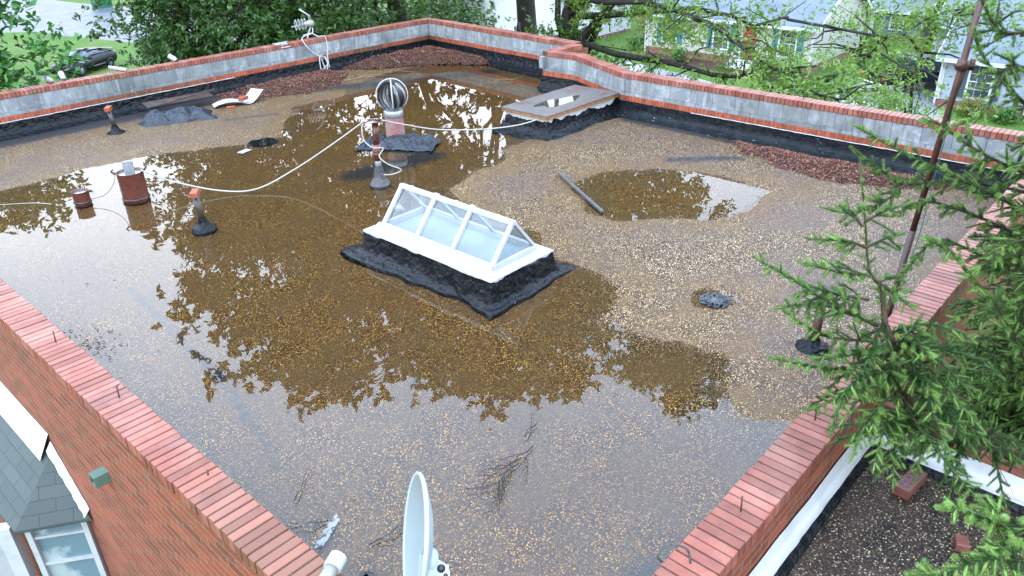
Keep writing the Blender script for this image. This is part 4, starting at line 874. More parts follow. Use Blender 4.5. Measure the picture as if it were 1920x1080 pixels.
def sprigs(centers, rad, n, per=14, ln=.45, sd=.05, droop=.25):
    """leaf positions strung along short sprigs so that edges read as twigs, not as fog"""
    m = max(1, n // per); ci = NR.randint(0, len(centers), m); c = centers[ci]; rr = rad[ci]
    dv = NR.normal(size=(m, 3)); dv /= np.linalg.norm(dv, axis=1)[:, None]; q = c + dv * (rr * NR.rand(m) ** .45)[:, None] * np.array([1, 1, .62])
    dd = dv * .8 + NR.normal(size=(m, 3)) * .5; dd[:, 2] -= droop; dd /= np.linalg.norm(dd, axis=1)[:, None]
    t = NR.rand(m, per, 1); P = q[:, None, :] + dd[:, None, :] * t * ln + NR.normal(size=(m, per, 3)) * sd; return P.reshape(-1, 3)
def bez(a, b, sag, k=6, wob=.0):
    a = Vector(a); b = Vector(b); L = (b - a).length; out = []
    for i in range(k + 1):
        t = i / k; p = a.lerp(b, t); p.z += sag * 4 * t * (1 - t) * L * .25
        if 0 < i < k: p += Vector((rnd.uniform(-wob, wob), rnd.uniform(-wob, wob), rnd.uniform(-wob, wob))) * L * .1
        out.append(p)
    return out
def tree(base, crowns, nleaf, lsize, lm, label, tr=.35, name='tree', cat='tree', group=None, nclump=60, crad=.9, lean=(0, 0), ttop=None, fork=.4, per=14, ln=.5, asp=.42, nlimb=22):
    """crowns: list of (x,y,z,rx,ry,rz,weight)"""
    e = empty(name, base, label, cat, group); b = Vector(base); cw = np.array([c[6] for c in crowns]); cw = cw / cw.sum(); cl = []; top = Vector(ttop) if ttop else Vector(crowns[0][:3])
    for k in range(nclump):
        c = crowns[NR.choice(len(crowns), p=cw)]; d = NR.normal(size=3); d /= np.linalg.norm(d); r = NR.rand() ** .38
        cl.append((c[0] + d[0] * c[3] * r, c[1] + d[1] * c[4] * r, c[2] + d[2] * c[5] * r))
    cl = np.array(cl); rd = crad * NR.uniform(.6, 1.4, len(cl))
    m = MB(); tp = bez(b, top, 0, 8, .12); m.tube(tp, [tr * (1.15 - .8 * i / 8) for i in range(9)], 10); m.build('trunk', M_bark, e, True)
    m = MB(); order = list(range(len(cl))); rnd.shuffle(order)
    for k in order[:nlimb]:
        i = rnd.randint(3, 8); s = tp[i]; q = Vector(cl[k]); m.tube(bez(s, q, rnd.uniform(-.2, .5), 6, .6), [tr * .38 * (1.1 - j / 6.5) * (1 - i / 14) for j in range(7)], 6)
    for k in order[:nlimb]:
        q = Vector(cl[k])
        for _ in range(3):
            w = q + Vector((rnd.gauss(0, 1), rnd.gauss(0, 1), rnd.gauss(0, .6))) * crad * .9; m.tube([q, q.lerp(w, .5) + Vector((0, 0, .1)), w], [.035, .022, .008], 5)
    m.build('branches', M_bark, e, True)
    leafmesh('crown', sprigs(cl, rd, nleaf, per, ln), lsize, lm, e, asp); return e
G0 = -6.5
def az(a, d, z): return (d * math.cos(R_(a)), d * math.sin(R_(a)), z)
GT = 'tall trees behind the flat roof'
tree(az(50.3, 29, G0), [(*az(51, 28, 9.5), 5.5, 5.5, 6.5, 1), (*az(46, 27, 12), 4, 4, 4.5, .6), (*az(50.5, 27, 3.3), 4.5, 4.5, 1.6, .08)], 47000, .31, LM_dark, 'tall dark oak right behind the far corner of the parapet', .42, group=GT, nclump=90, crad=1.3, ttop=az(51, 28, 11))
tree(az(57, 27.5, G0), [(*az(58, 27, 8.5), 5.2, 5.2, 6, 1), (*az(61, 26, 6.5), 4, 4, 3.5, .5), (*az(58.5, 27, 3), 4, 4, 1.6, .07)], 47000, .30, LM_dark, 'tall dark tree left of the oak, behind the leaf pile', .36, group=GT, nclump=80, crad=1.3, ttop=az(58, 27, 11))
tree(az(41.5, 28, G0), [(*az(43, 27, 10.0), 3.9, 3.9, 6, 1), (*az(38, 25, 7.5), 3.5, 3.5, 3, .4)], 44000, .30, LM_mid, 'tall green tree behind the white house, right of the far corner', .38, group=GT, nclump=80, crad=1.3, ttop=az(41, 27, 12))
dt = tree((20.2, 16.6, G0), [(*az(29.2, 23, 9.6), 1.7, 1.7, 2.6, 1), (*az(34, 23, 6.2), 3.2, 3.2, 2.6, 1), (*az(27, 21, 9.6), 1.3, 1.3, .9, .22)], 24000, .24, LM_light, 'leaning pecan tree whose long limbs spread before the beige house', .42, group=GT, nclump=60, crad=1.0, ttop=(19.7, 14.9, 4.5))
tree(az(66, 29, G0), [(*az(63, 27.5, 5.0), 2.9, 2.9, 5.4, 1), (*az(62.8, 26, .0), 3.0, 3.0, 2.6, .8), (*az(65.3, 27, -2.2), 1.2, 2.0, 2.4, .5)], 56000, .19, LM_dark, 'broad bushy dark tree behind the far left parapet', .30, group=GT, nclump=110, crad=1.0, ttop=az(64, 27.5, 6))
tree(az(60, 26, G0), [(*az(60, 25, -.6), 3.6, 3.0, 2.6, 1), (*az(56, 25.5, -.8), 3.2, 3.0, 2.2, .8)], 30000, .18, LM_dark, 'low spreading dark tree behind the television aerial', .22, group=GT, nclump=80, crad=.9, ttop=az(60, 25, 1))
tree(az(52, 31, G0), [(*az(52, 30, -1.5), 4.0, 4.0, 3.0, 1), (*az(48.5, 31, -1.2), 2.5, 2.5, 2.0, .5)], 22000, .20, LM_mid, 'low green tree filling the gap behind the far corner', .2, group=GT, nclump=70, crad=1.0, ttop=az(52, 30, 1))
tree(az(43, 27, G0), [(*az(43.5, 26, -1.2), 2.2, 2.2, 1.3, 1), (*az(39, 25, -1.3), 1.8, 1.8, 1.3, .9), (*az(36.2, 24, -1.6), .9, .9, .6, .2)], 7500, .19, LM_mid, 'sparse low tree between the back parapet and the white house', .16, group=GT, nclump=50, crad=.7, ttop=az(42, 26, 0))
tree(az(78, 20.6, G0), [(*az(76.9, 20, -.2), 1.5, 1.9, 3.0, 1), (*az(83, 19.5, .8), 2.2, 2.2, 3.0, .7), (*az(74.0, 20, -2.3), 1.1, 1.2, 1.9, .6)], 24000, .21, LM_big, 'broad leaved green tree beyond the left end of the far parapet', .16, name='tree', nclump=80, crad=.75, ttop=az(78, 20, 1.5), per=9, ln=.5, asp=.5)
# long limbs of the leaning pecan, with their hanging foliage
LIMBS = [[(19.7, 15.0, 1.0), (18.6, 14.3, 1.0), (17.84, 12.98, 1.0), (17.72, 11.7, 1.13), (17.55, 10.33, 1.1), (17.11, 9.33, 1.02), (16.66, 8.25, 0.82), (15.95, 7.68, 0.60)],
 [(19.8, 15.6, .2), (18.72, 13.25, 0.71), (18.76, 11.7, 0.85), (18.48, 10.58, 1.05), (18.12, 9.47, 1.0), (17.66, 8.52, 0.99), (17.25, 7.46, 1.22)],
 [(19.75, 15.9, -.3), (18.0, 12.6, -.1), (17.24, 11.3, -0.03), (17.14, 10.28, -0.09), (17.04, 9.16, -0.23), (16.87, 8.2, -0.1), (16.64, 7.38, 0.17), (16.49, 6.28, 0.45)],
 [(17.25, 7.46, 1.22), (19.2, 5.9, 0.75), (18.63, 6.18, 0.16), (17.41, 6.47, -0.02), (16.28, 6.59, 0.05), (15.18, 6.61, 0.13), (14.04, 6.7, 0.25)], [(16.28, 6.59, 0.05), (15.36, 5.79, 0.28), (15.28, 5.41, 0.14), (15.2, 5.05, 0.0)]]
m = MB(); cl = []
for q in LIMBS:
    k = len(q); w = [Vector(p) + Vector((rnd.gauss(0, .07), rnd.gauss(0, .07), rnd.gauss(0, .05))) for p in q]
    m.tube(w, [(.032 if q in LIMBS[3:] else .10) * (1.05 - .85 * i / (k - 1)) for i in range(k)] if q is not LIMBS[4] else .02, 8)
    for i in range(1, k):
        for _ in range(3):
            s = w[i - 1].lerp(w[i], rnd.random()); e2 = s + Vector((rnd.gauss(0, .7), rnd.gauss(0, .9), rnd.gauss(-.15, .5))); m.tube(bez(s, e2, .2, 4, 1.2), [.028, .022, .016, .01, .005], 5); cl.append(tuple(e2)); cl.append(tuple(s.lerp(e2, .6)))
m.build('long_limbs', M_bark, dt, True)
cl = [c for c in cl if not (c[2] < -.7 and rnd.random() < .5)]; cl = np.array(cl)
leafmesh('hanging_leaves', sprigs(cl, np.full(len(cl), .55), 14500, 11, .46, .035, .45), .13, LM_light, dt, .36)
tree((21.5, 5.9, G0), [(20.2, 6.0, .6, 1.3, 1.3, 1.1, 1), (20.0, 4.2, 1.4, 1.5, 1.1, .7, .8), (17.6, 4.6, -.6, .8, .9, .8, .2)], 5500, .13, LM_light, 'yellow green tree in front of the shed and the pickup', .09, nclump=60, crad=.7, ttop=(20.4, 5.4, .4), per=11, ln=.5, nlimb=7)
tree((17.9, 5.3, G0), [(17.4, 5.4, -.9, .9, 1.0, .7, 1), (17.2, 4.4, -1.3, .6, .6, .4, .5)], 2600, .13, LM_light, 'small yellow green tree just beyond the right parapet', .06, nclump=26, crad=.5, ttop=(17.5, 5.2, -1), per=11, ln=.4, nlimb=5)
# ------------------------------------------------------------------ spruces
def proto(nneedle, seed, w=.10):
    r = np.random.RandomState(seed); V_ = []; F_ = []
    k = 5
    for j, (z, rr) in enumerate(((0, .30), (.5, .34), (1.0, .10))):
        for i in range(k): V_.append((rr * math.cos(2 * PI * i / k), rr * math.sin(2 * PI * i / k), z))
    for j in range(2):
        for i in range(k):
            a, b, c, d = j * k + i, j * k + (i + 1) % k, (j + 1) * k + (i + 1) % k, (j + 1) * k + i; F_ += [(a, b, c), (a, c, d)]
    for i in range(nneedle):
        z = r.rand() * .98; a = r.uniform(0, 2 * PI); sc = .75 + .35 * r.rand(); sc *= (1 - .45 * max(0, z - .8) / .2); zt = z + .09 + .09 * r.rand(); cx_, sy_ = math.cos(a), math.sin(a); b = len(V_)
        V_ += [(.15 * cx_ - w * sy_, .15 * sy_ + w * cx_, z), (.15 * cx_ + w * sy_, .15 * sy_ - w * cx_, z), (cx_ * sc, sy_ * sc, zt)]; F_.append((b, b + 1, b + 2))
    return np.array(V_), np.array(F_)
PR_HI = [proto(210, s, .045) for s in range(4)]; PR_LO = [proto(84, s + 9, .085) for s in range(4)]
def needle_build(t, p, tc, out):
    at = nn(t, 'ShaderNodeAttribute', attribute_name='age'); g = nn(t, 'ShaderNodeNewGeometry')
    c = mixc(t, at.outputs['Fac'], (.022, .056, .013), (.165, .265, .06)); hv = nn(t, 'ShaderNodeHueSaturation'); t.links.new(c, hv.inputs['Color'])
    t.links.new(mrange(t, g.outputs['Random Per Island'], 0, 1, .6, 1.4), hv.inputs['Value']); t.links.new(hv.outputs[0], p.inputs['Base Color'])
    p.inputs['Roughness'].default_value = .5; p.inputs['Specular IOR Level'].default_value = .3
    tl = nn(t, 'ShaderNodeBsdfTranslucent'); t.links.new(hv.outputs[0], tl.inputs[0]); ms = nn(t, 'ShaderNodeMixShader'); ms.inputs[0].default_value = .25
    t.links.new(p.outputs[0], ms.inputs[1]); t.links.new(tl.outputs[0], ms.inputs[2]); t.links.new(ms.outputs[0], out.inputs[0])
M_needle = mat('spruce needle', build=needle_build)
M_sprbark = mat('spruce bark', (.06, .038, .022), .8, .2, noise=(15, (.045, .03, .018), .45, .65))
class Spruce:
    def __init__(s): s.sh = []; s.wood = MB()
    def shoot(s, p, d, L, r, age): s.sh.append((*p, *d, L, r, age))
    def branch(s, path, twig_l=.20, dens=1.0, fresh=.5, rad=.016, wood=.007, hi=True):
        P = [Vector(p) for p in path]; pts = [];
        for i in range(len(P) - 1):
            p0, p1, p2, p3 = P[max(i - 1, 0)], P[i], P[i + 1], P[min(i + 2, len(P) - 1)]
            for k in range(6):
                t = k / 6; pts.append(.5 * ((2 * p1) + (-p0 + p2) * t + (2 * p0 - 5 * p1 + 4 * p2 - p3) * t * t + (-p0 + 3 * p1 - 3 * p2 + p3) * t ** 3))
        pts.append(P[-1]); cum = [0]
        for a, b in zip(pts, pts[1:]): cum.append(cum[-1] + (b - a).length)
        T = cum[-1]
        def at(x):
            for i in range(len(pts) - 1):
                if cum[i + 1] >= x: f = (x - cum[i]) / max(1e-6, cum[i + 1] - cum[i]); return pts[i].lerp(pts[i + 1], f), (pts[i + 1] - pts[i]).normalized()
            return pts[-1], (pts[-1] - pts[-2]).normalized()
        s.wood.tube(pts, [wood * (1.25 - .95 * i / (len(pts) - 1)) for i in range(len(pts))], 5)
        x = 0
        while x < T - .02:
            L = rnd.uniform(.07, .10); p, d = at(x); ag = min(1, max(0, (x / T - .55) * 1.3 * fresh + rnd.uniform(-.1, .2)))
            s.shoot(p, d, L * 1.15, rad * 1.1, ag); x += L * .8
        p, d = at(T); s.shoot(p - d * .01, d, rnd.uniform(.05, .09), rad * 1.05, min(1, fresh * 1.1 + .2))
        x = .04; side = 1
        while x < T:
            p, d = at(x); f = x / T; up = Vector((0, 0, 1)); h = d.cross(up)
            if h.length < .2: h = d.cross(Vector((1, 0, 0)))
            h.normalize(); h = (Matrix.Rotation(rnd.gauss(0, .7), 3, d) @ h) * side
            LL = twig_l * (1.15 - .85 * f) * rnd.uniform(.55, 1.15) * (1 if f > .08 else .6); dirn = (d * rnd.uniform(.55, 1.0) + h * 1.0 + Vector((0, 0, rnd.uniform(-.5, .1)))).normalized(); q = p.copy(); rem = LL; first = True
            while rem > .015:
                L = min(rem, rnd.uniform(.055, .085)); last = rem <= L + .015; ag = (min(1, fresh * rnd.uniform(.6, 1.7)) if last else fresh * rnd.uniform(0, .5))
                s.shoot(q, dirn, L * 1.15, rad * rnd.uniform(1.0, 1.4), ag)
                if not last and rnd.random() < .7:
                    h2 = dirn.cross(Vector((rnd.gauss(0, 1), rnd.gauss(0, 1), rnd.gauss(0, 1)))).normalized(); dd = (dirn * .8 + h2 * .8).normalized(); s.shoot(q + dirn * L * .8, dd, rnd.uniform(.05, .08), rad * 1.15, min(1, fresh * rnd.uniform(.5, 1.4)))
                q = q + dirn * L; rem -= L; dirn = (dirn + Vector((rnd.gauss(0, .06), rnd.gauss(0, .06), -.16))).normalized()
            side = -side; x += rnd.uniform(.018, .034) / dens
    def build(s, parent, PR, name='needles'):
        A = np.array(s.sh); n = len(A); grp = NR.randint(0, len(PR), n); Vs = []; Fs = []; ags = []; off = 0
        for g in range(len(PR)):
            B = A[grp == g]; PV, PF = PR[g]; d = B[:, 3:6]; rv = NR.normal(size=d.shape); u = np.cross(d, rv); u /= np.linalg.norm(u, axis=1)[:, None]; v = np.cross(d, u)
            V_ = B[:, None, 0:3] + d[:, None] * (PV[None, :, 2:3] * B[:, None, 6:7]) + (u[:, None] * PV[None, :, 0:1] + v[:, None] * PV[None, :, 1:2]) * B[:, None, 7:8]
            m = len(PV); F_ = PF[None] + (np.arange(len(B)) * m)[:, None, None] + off; off += len(B) * m
            Vs.append(V_.reshape(-1, 3)); Fs.append(F_.reshape(-1, 3)); ags.append(np.repeat(B[:, 8], m))
        npmesh(name, np.concatenate(Vs), np.concatenate(Fs), M_needle, parent, False, {'age': np.concatenate(ags)})
        s.wood.build('branches', M_sprbark, parent, True)
SB1 = [[(4.28, 1.25, 2.23), (4.25, 1.3, 2.29), (4.17, 1.4, 2.33)], [(4.29, 1.25, 2.25), (4.33, 1.19, 2.31), (4.39, 1.12, 2.35)], [(4.27, 1.2, 2.12), (4.19, 1.28, 2.16), (4.07, 1.41, 2.18)], [(4.27, 1.2, 2.12), (4.37, 1.15, 2.15), (4.46, 1.1, 2.16)], [(4.26, 1.14, 1.96), (4.12, 1.26, 2.0), (3.95, 1.41, 2.07)], [(4.26, 1.13, 1.95), (4.21, 1.01, 1.93), (4.14, 0.88, 1.91)], [(4.24, 1.04, 1.67), (4.1, 1.15, 1.77), (3.9, 1.27, 1.92), (3.79, 1.43, 2.04), (3.69, 1.57, 2.14)], [(4.24, 1.12, 1.82), (4.11, 1.26, 1.86), (3.98, 1.4, 1.93)], [(4.14, 1.16, 1.75), (4.0, 1.33, 1.82), (3.81, 1.46, 1.83)], [(4.2, 1.03, 1.59), (3.95, 1.23, 1.67), (3.79, 1.41, 1.82)], [(4.19, 0.91, 1.42), (3.97, 1.05, 1.51), (3.79, 1.15, 1.56), (3.59, 1.35, 1.64)], [(4.21, 0.95, 1.58), (3.99, 1.02, 1.63), (3.8, 1.1, 1.65), (3.68, 1.16, 1.68)], [(4.21, 0.89, 1.46), (3.87, 0.95, 1.5), (3.6, 1.02, 1.51), (3.48, 1.07, 1.5)], [(4.18, 0.83, 1.39), (3.92, 0.86, 1.37), (3.76, 0.87, 1.31), (3.7, 0.88, 1.16)], [(4.23, 0.94, 1.61), (4.18, 0.82, 1.68), (4.13, 0.71, 1.65)], [(4.21, 0.85, 1.44), (4.1, 0.72, 1.52), (4.02, 0.6, 1.44)], [(4.24, 0.83, 1.29), (4.01, 0.66, 1.27), (3.89, 0.51, 1.24), (3.81, 0.37, 1.19), (3.65, 0.21, 1.2)], [(4.21, 0.81, 1.23), (4.03, 0.76, 1.13), (3.9, 0.69, 0.94)], [(4.22, 0.96, 1.5), (4.2, 0.89, 1.65), (4.28, 0.85, 1.77)], [(4.22, 0.78, 1.24), (3.96, 0.81, 1.23), (3.79, 0.78, 1.08)], [(4.22, 0.83, 1.45), (3.83, 0.9, 1.62), (3.58, 0.95, 1.62), (3.5, 0.96, 1.42)]]
SB2 = [[(4.91, 0.31, 1.32), (4.66, 0.51, 1.76), (4.43, 0.65, 2.01), (4.27, 0.76, 2.2), (4.09, 0.85, 2.33)], [(5.63, 0.65, 2.04), (5.25, 0.85, 2.25), (5.05, 1.01, 2.37), (4.83, 1.25, 2.52), (4.6, 1.47, 2.69)], [(5.6, 0.71, 2.29), (5.3, 0.98, 2.48), (5.1, 1.14, 2.64), (4.99, 1.23, 2.69)], [(5.67, 0.69, 2.16), (5.42, 1.05, 2.23), (5.15, 1.29, 2.23), (4.94, 1.45, 2.38), (4.84, 1.53, 2.47)], [(5.06, 1.27, 2.26), (4.89, 1.35, 2.16), (4.74, 1.45, 2.12)], [(5.58, 0.6, 1.88), (5.38, 0.86, 2.03), (5.16, 1.14, 2.14), (4.9, 1.25, 2.11)], [(5.55, 0.57, 1.79), (5.32, 0.77, 1.81), (5.19, 1.04, 1.89), (4.87, 1.13, 1.71)],
 [(5.6, 0.82, 2.71), (5.4, 0.96, 2.89), (5.31, 1.09, 3.05), (5.22, 1.13, 3.18)], [(5.46, 0.9, 3.17), (5.24, 1.0, 3.19), (5.14, 1.08, 3.31), (5.14, 1.13, 3.39)], [(5.05, 0.79, 3.04), (4.84, 0.85, 3.07), (4.71, 0.86, 2.95), (4.68, 0.89, 2.85), (4.55, 0.95, 2.82)]]
SB3 = [[(3.07, 0.01, 1.59), (2.91, 0.14, 1.72), (2.82, 0.23, 1.78), (2.73, 0.29, 1.83)], [(2.94, -0.02, 1.59), (2.67, 0.1, 1.74), (2.53, 0.19, 1.73), (2.41, 0.27, 1.76)], [(3.1, 0.01, 1.63), (2.87, 0.08, 1.67), (2.71, 0.12, 1.63), (2.57, 0.14, 1.62)], [(3.08, 0.02, 1.61), (3.02, 0.12, 1.7), (2.93, 0.19, 1.75)]]
def trunkline(e, pts, r0, r1):
    m = MB(); m.tube(pts, [r0 + (r1 - r0) * i / (len(pts) - 1) for i in range(len(pts))], 9); m.build('trunk', M_sprbark, e, True)
s1e = empty('spruce_tree', (5.9, -.35, G0), 'slim young spruce leaning over the right coping in front of the iron mast', 'spruce')
TR1 = [(5.9, -.35, G0), (5.8, -.25, -1), (5.55, -.05, .3), (4.9, .35, .8), (4.42, .62, 1.0), (4.26, .80, 1.29), (4.25, .92, 1.54), (4.26, 1.01, 1.69), (4.28, 1.07, 1.87), (4.26, 1.16, 2.0), (4.29, 1.24, 2.25), (4.32, 1.33, 2.54)]
trunkline(s1e, TR1[:9], .07, .012); sp = Spruce()
sp.branch(TR1[6:], .07, .8, .5, .013, .009)
for b in SB1: sp.branch(b, .15, 1.0, rnd.uniform(.4, .95), .0155, .007)
T = [Vector(p) for p in TR1[3:8]]
for k in range(50):
    i = rnd.randint(0, 3); p = T[i].lerp(T[i + 1], rnd.random()); a = rnd.uniform(0, 2 * PI); L = rnd.uniform(.2, .48)
    if p.x > 4.6: L *= .8
    q = p + Vector((math.cos(a), math.sin(a), rnd.uniform(-.35, .15))) * L; q2 = q + Vector((math.cos(a), math.sin(a), -.6)) * .12
    if q.y > 1.15: continue
    sp.branch([p, p.lerp(q, .5) + Vector((0, 0, .05)), q, q2], .14, .8, rnd.uniform(.1, .7), .0155, .006)
sp.build(s1e, PR_HI)
s2e = empty('spruce_tree', (7.4, -1.3, G0), 'big dense spruce filling the right edge of the photo beside the parapet', 'spruce')
trunkline(s2e, [(7.4, -1.3, G0), (7.35, -1.25, 0), (7.3, -1.2, 4), (7.3, -1.2, 8.5)], .22, .03); sp = Spruce()
for b in SB2: sp.branch(b, .15, .9, rnd.uniform(.35, .8), .0165, .008)
for b in ([(6.6, -.5, 1.9), (6.1, 0, 2.3), (5.63, .65, 2.04)], [(6.6, -.5, 2.1), (6.1, .2, 2.5), (5.6, .71, 2.29)], [(6.8, -.6, 2.8), (6.2, .2, 2.9), (5.6, .82, 2.71)], [(6.8, -.6, 3.3), (6.0, .4, 3.4), (5.46, .9, 3.17)], [(6.2, -.9, 1.0), (5.5, -.2, 1.2), (4.91, .31, 1.32)]): sp.branch(b, .28, .8, .2, .0165, .012)
hi_sp = sp; sp = Spruce(); sp.wood = hi_sp.wood
z = -1.6
while z < 6.5:
    for k in range(7 if z > .9 else 13):
        a = R_(rnd.uniform(95, 235)) if rnd.random() < .9 else rnd.uniform(0, 6.28)
        L = (2.35 - .20 * max(0, z - 1.5)) * rnd.uniform(.7, 1.05); dx, dy = math.cos(a), math.sin(a); p = Vector((7.33, -1.22, z)); up = rnd.uniform(.02, .22)
        pts = [p, p + Vector((dx * .35, dy * .35, up * .5)) * L, p + Vector((dx * .7, dy * .7, up * .5 - .02)) * L, p + Vector((dx, dy, up * .2 - .05)) * L]
        # keep clear of the brick wall and the roof edge
        e_ = pts[-1]
        if z < 1.4 and e_.y > .95: sc_ = (.95 + 1.22) / (e_.y + 1.22); pts = [p + (q - p) * sc_ for q in pts]
        if z < 1.2 and pts[-1].x < 5.6: sc_ = (7.33 - 5.6) / (7.33 - pts[-1].x); pts = [p + (q - p) * sc_ for q in pts]
        sp.branch(pts, .42, .62, rnd.uniform(.05, .55), .021, .012)
    z += rnd.uniform(.14, .20)
for k in range(200):
    a = R_(rnd.uniform(.5, 10.5)); d_ = rnd.uniform(4.9, 6.3); zz = rnd.uniform(-.9, 3.5); q = Vector((d_ * math.cos(a), d_ * math.sin(a), zz))
    if zz > 2.4 and q.y / q.x > .13: q.y = q.x * rnd.uniform(0, .13)
    if .5 < zz < 2.4 and q.y / q.x > .15: q.y = q.x * rnd.uniform(.02, .15)
    if zz < 1.0 and q.y > .98: q.y = .98 - rnd.random() * .3
    if zz < .75 and q.x < 5.6: q.x = 5.62 + rnd.random() * .4
    s_ = Vector((7.3, -1.2, zz + rnd.uniform(-.4, .3))); v = q - s_; L = v.length; k1 = max(.1, 1 - 1.15 / L)
    p1 = s_ + v * k1 + Vector((0, 0, .16)); p2 = s_ + v * ((1 + k1) / 2) + Vector((0, 0, .12)); sp.wood.tube([s_, s_.lerp(p1, .5), p1], [.02, .016, .011], 5)
    sp.branch([p1, p2, q, q + v.normalized() * .08 + Vector((0, 0, -.05))], .30, .72, rnd.uniform(.25, .9), .018, .010)
sp.build(s2e, PR_LO, 'inner_needles'); hi_sp.wood = MB(); hi_sp.build(s2e, PR_HI)
s3e = empty('spruce_tree', (3.6, -1.2, .14), 'pale green spruce tip reaching over the lower roof at the bottom right corner', 'spruce')
sp = Spruce(); trunkline(s3e, [(4.3, -4.6, G0), (4.1, -4.3, .2), (3.7, -2.0, .9), (3.3, -.5, 1.45), (3.05, 0.0, 1.6)], .06, .010)
for b in SB3: sp.branch(b, .13, 1.1, .95, .0155, .006)
sp.branch([(3.7, -.9, 1.3), (3.3, -.4, 1.5), (3.05, 0, 1.6)], .15, 1, .7, .016, .008)
for k in range(14):
    p = Vector((3.15 - .05 * k % .3, -.12 - rnd.random() * .3, 1.55)); a = rnd.uniform(1.8, 4.0); q = p + Vector((math.cos(a), math.sin(a), rnd.uniform(-.2, .3))) * rnd.uniform(.15, .4); sp.branch([p, p.lerp(q, .5), q], .12, 1, .8, .0155, .006)
sp.build(s3e, PR_HI)
print('spruce shoots', len(sp.sh), len(hi_sp.sh))
# bare dead twigs hanging in the spruce corner
twig((4.9, 1.02), R_(215), .32, 2, 'tangle of bare pale twigs hanging below the slim spruce', .004, M_twig2, z=.36)
twig((5.15, .85), R_(250), .75, 1, 'thin dark bare branch arching over the lower white flashing', .005, M_twig, z=.62)
# ------------------------------------------------------------------ ground, road, yards
def flat(name, pts, z, mt, kind='structure'):
    m = MB(); m.add([(p[0], p[1], z) for p in pts], [tuple(range(len(pts)))]); o = m.build(name, mt); return tag(o, kind=kind)
gm = MB(); gm.add([(-600, -600, G0), (900, -600, G0), (900, 900, G0), (-600, 900, G0)], [(0, 1, 2, 3)]); tag(gm.build('lawn', M_lawn), kind='structure')
flat('road', [(12, 90), (19, 82), (23.4, 77), (23.4, 74.1), (24.4, 71.0), (25.7, 65.8), (26.8, 61.6), (30, 55), (42, 50), (44, 66), (38, 76), (35.6, 84), (34.2, 89.9), (32.9, 97.0), (32.4, 105.8), (30, 120), (10, 130)], G0 + .004, M_road)
flat('driveway', [(39.8, 14.0), (43.2, 15.5), (48, 15), (56, 13.3), (56, 10), (43.3, 10.0), (37.1, 8.0), (33, 9.0), (33, 12)], G0 + .004, M_drive)
flat('path', [(41.8, 29.6), (43.1, 29.6), (42.1, 25.1), (40.9, 21.4), (39.3, 20), (38.3, 20.6), (39.3, 25.1)], G0 + .004, M_drive)
flat('garden_bed', [(46.4, 29.8), (46.4, 18.4), (45.2, 17.6), (43.6, 18.1), (43.7, 20.5), (43.9, 24.5), (44.6, 29.1)], G0 + .006, M_bed)
# ------------------------------------------------------------------ houses
def siding(name, c):
    def b(t, p, tc, out):
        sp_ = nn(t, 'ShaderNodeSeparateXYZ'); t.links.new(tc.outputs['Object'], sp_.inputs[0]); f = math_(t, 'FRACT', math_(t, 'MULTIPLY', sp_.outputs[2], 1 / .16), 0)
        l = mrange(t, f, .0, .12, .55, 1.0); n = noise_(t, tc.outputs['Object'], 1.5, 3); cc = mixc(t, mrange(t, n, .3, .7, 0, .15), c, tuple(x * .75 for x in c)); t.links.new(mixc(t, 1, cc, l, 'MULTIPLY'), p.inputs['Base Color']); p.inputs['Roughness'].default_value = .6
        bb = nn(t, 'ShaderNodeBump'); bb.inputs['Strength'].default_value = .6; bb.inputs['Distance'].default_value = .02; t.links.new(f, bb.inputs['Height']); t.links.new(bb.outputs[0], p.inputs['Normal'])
    return mat(name, build=b)
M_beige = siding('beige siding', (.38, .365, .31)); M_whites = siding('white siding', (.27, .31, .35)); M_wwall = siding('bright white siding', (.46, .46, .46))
M_roofs = mat('blue grey shingle roof', (.095, .11, .13), .8, .2, noise=[(14, (.13, .145, .165), .4, .65), (.8, (.07, .08, .1), .5, .7)], bump=(20, .3, .02))
M_trim = mat('white trim', (.42, .43, .43), .5, .3); M_teal = mat('teal shutter paint', (.03, .13, .16), .5, .3); M_navy = mat('slate shutter paint', (.05, .06, .075), .5, .3)
M_red = mat('red door paint', (.20, .018, .018), .4, .4); M_found = mat('foundation brick', build=lambda t, p, tc, out: brickwall_build(t, p, tc, out, (.20, .07, .05), (.12, .04, .03), (.22, .2, .18), dirt=False))
def wallq(mb, a, b, z0, z1, mi=0):
    L = math.dist(a, b); mb.add([(a[0], a[1], z0), (b[0], b[1], z0), (b[0], b[1], z1), (a[0], a[1], z1)], [(0, 1, 2, 3)], mi, [[(0, z0), (L, z0), (L, z1), (0, z1)]])
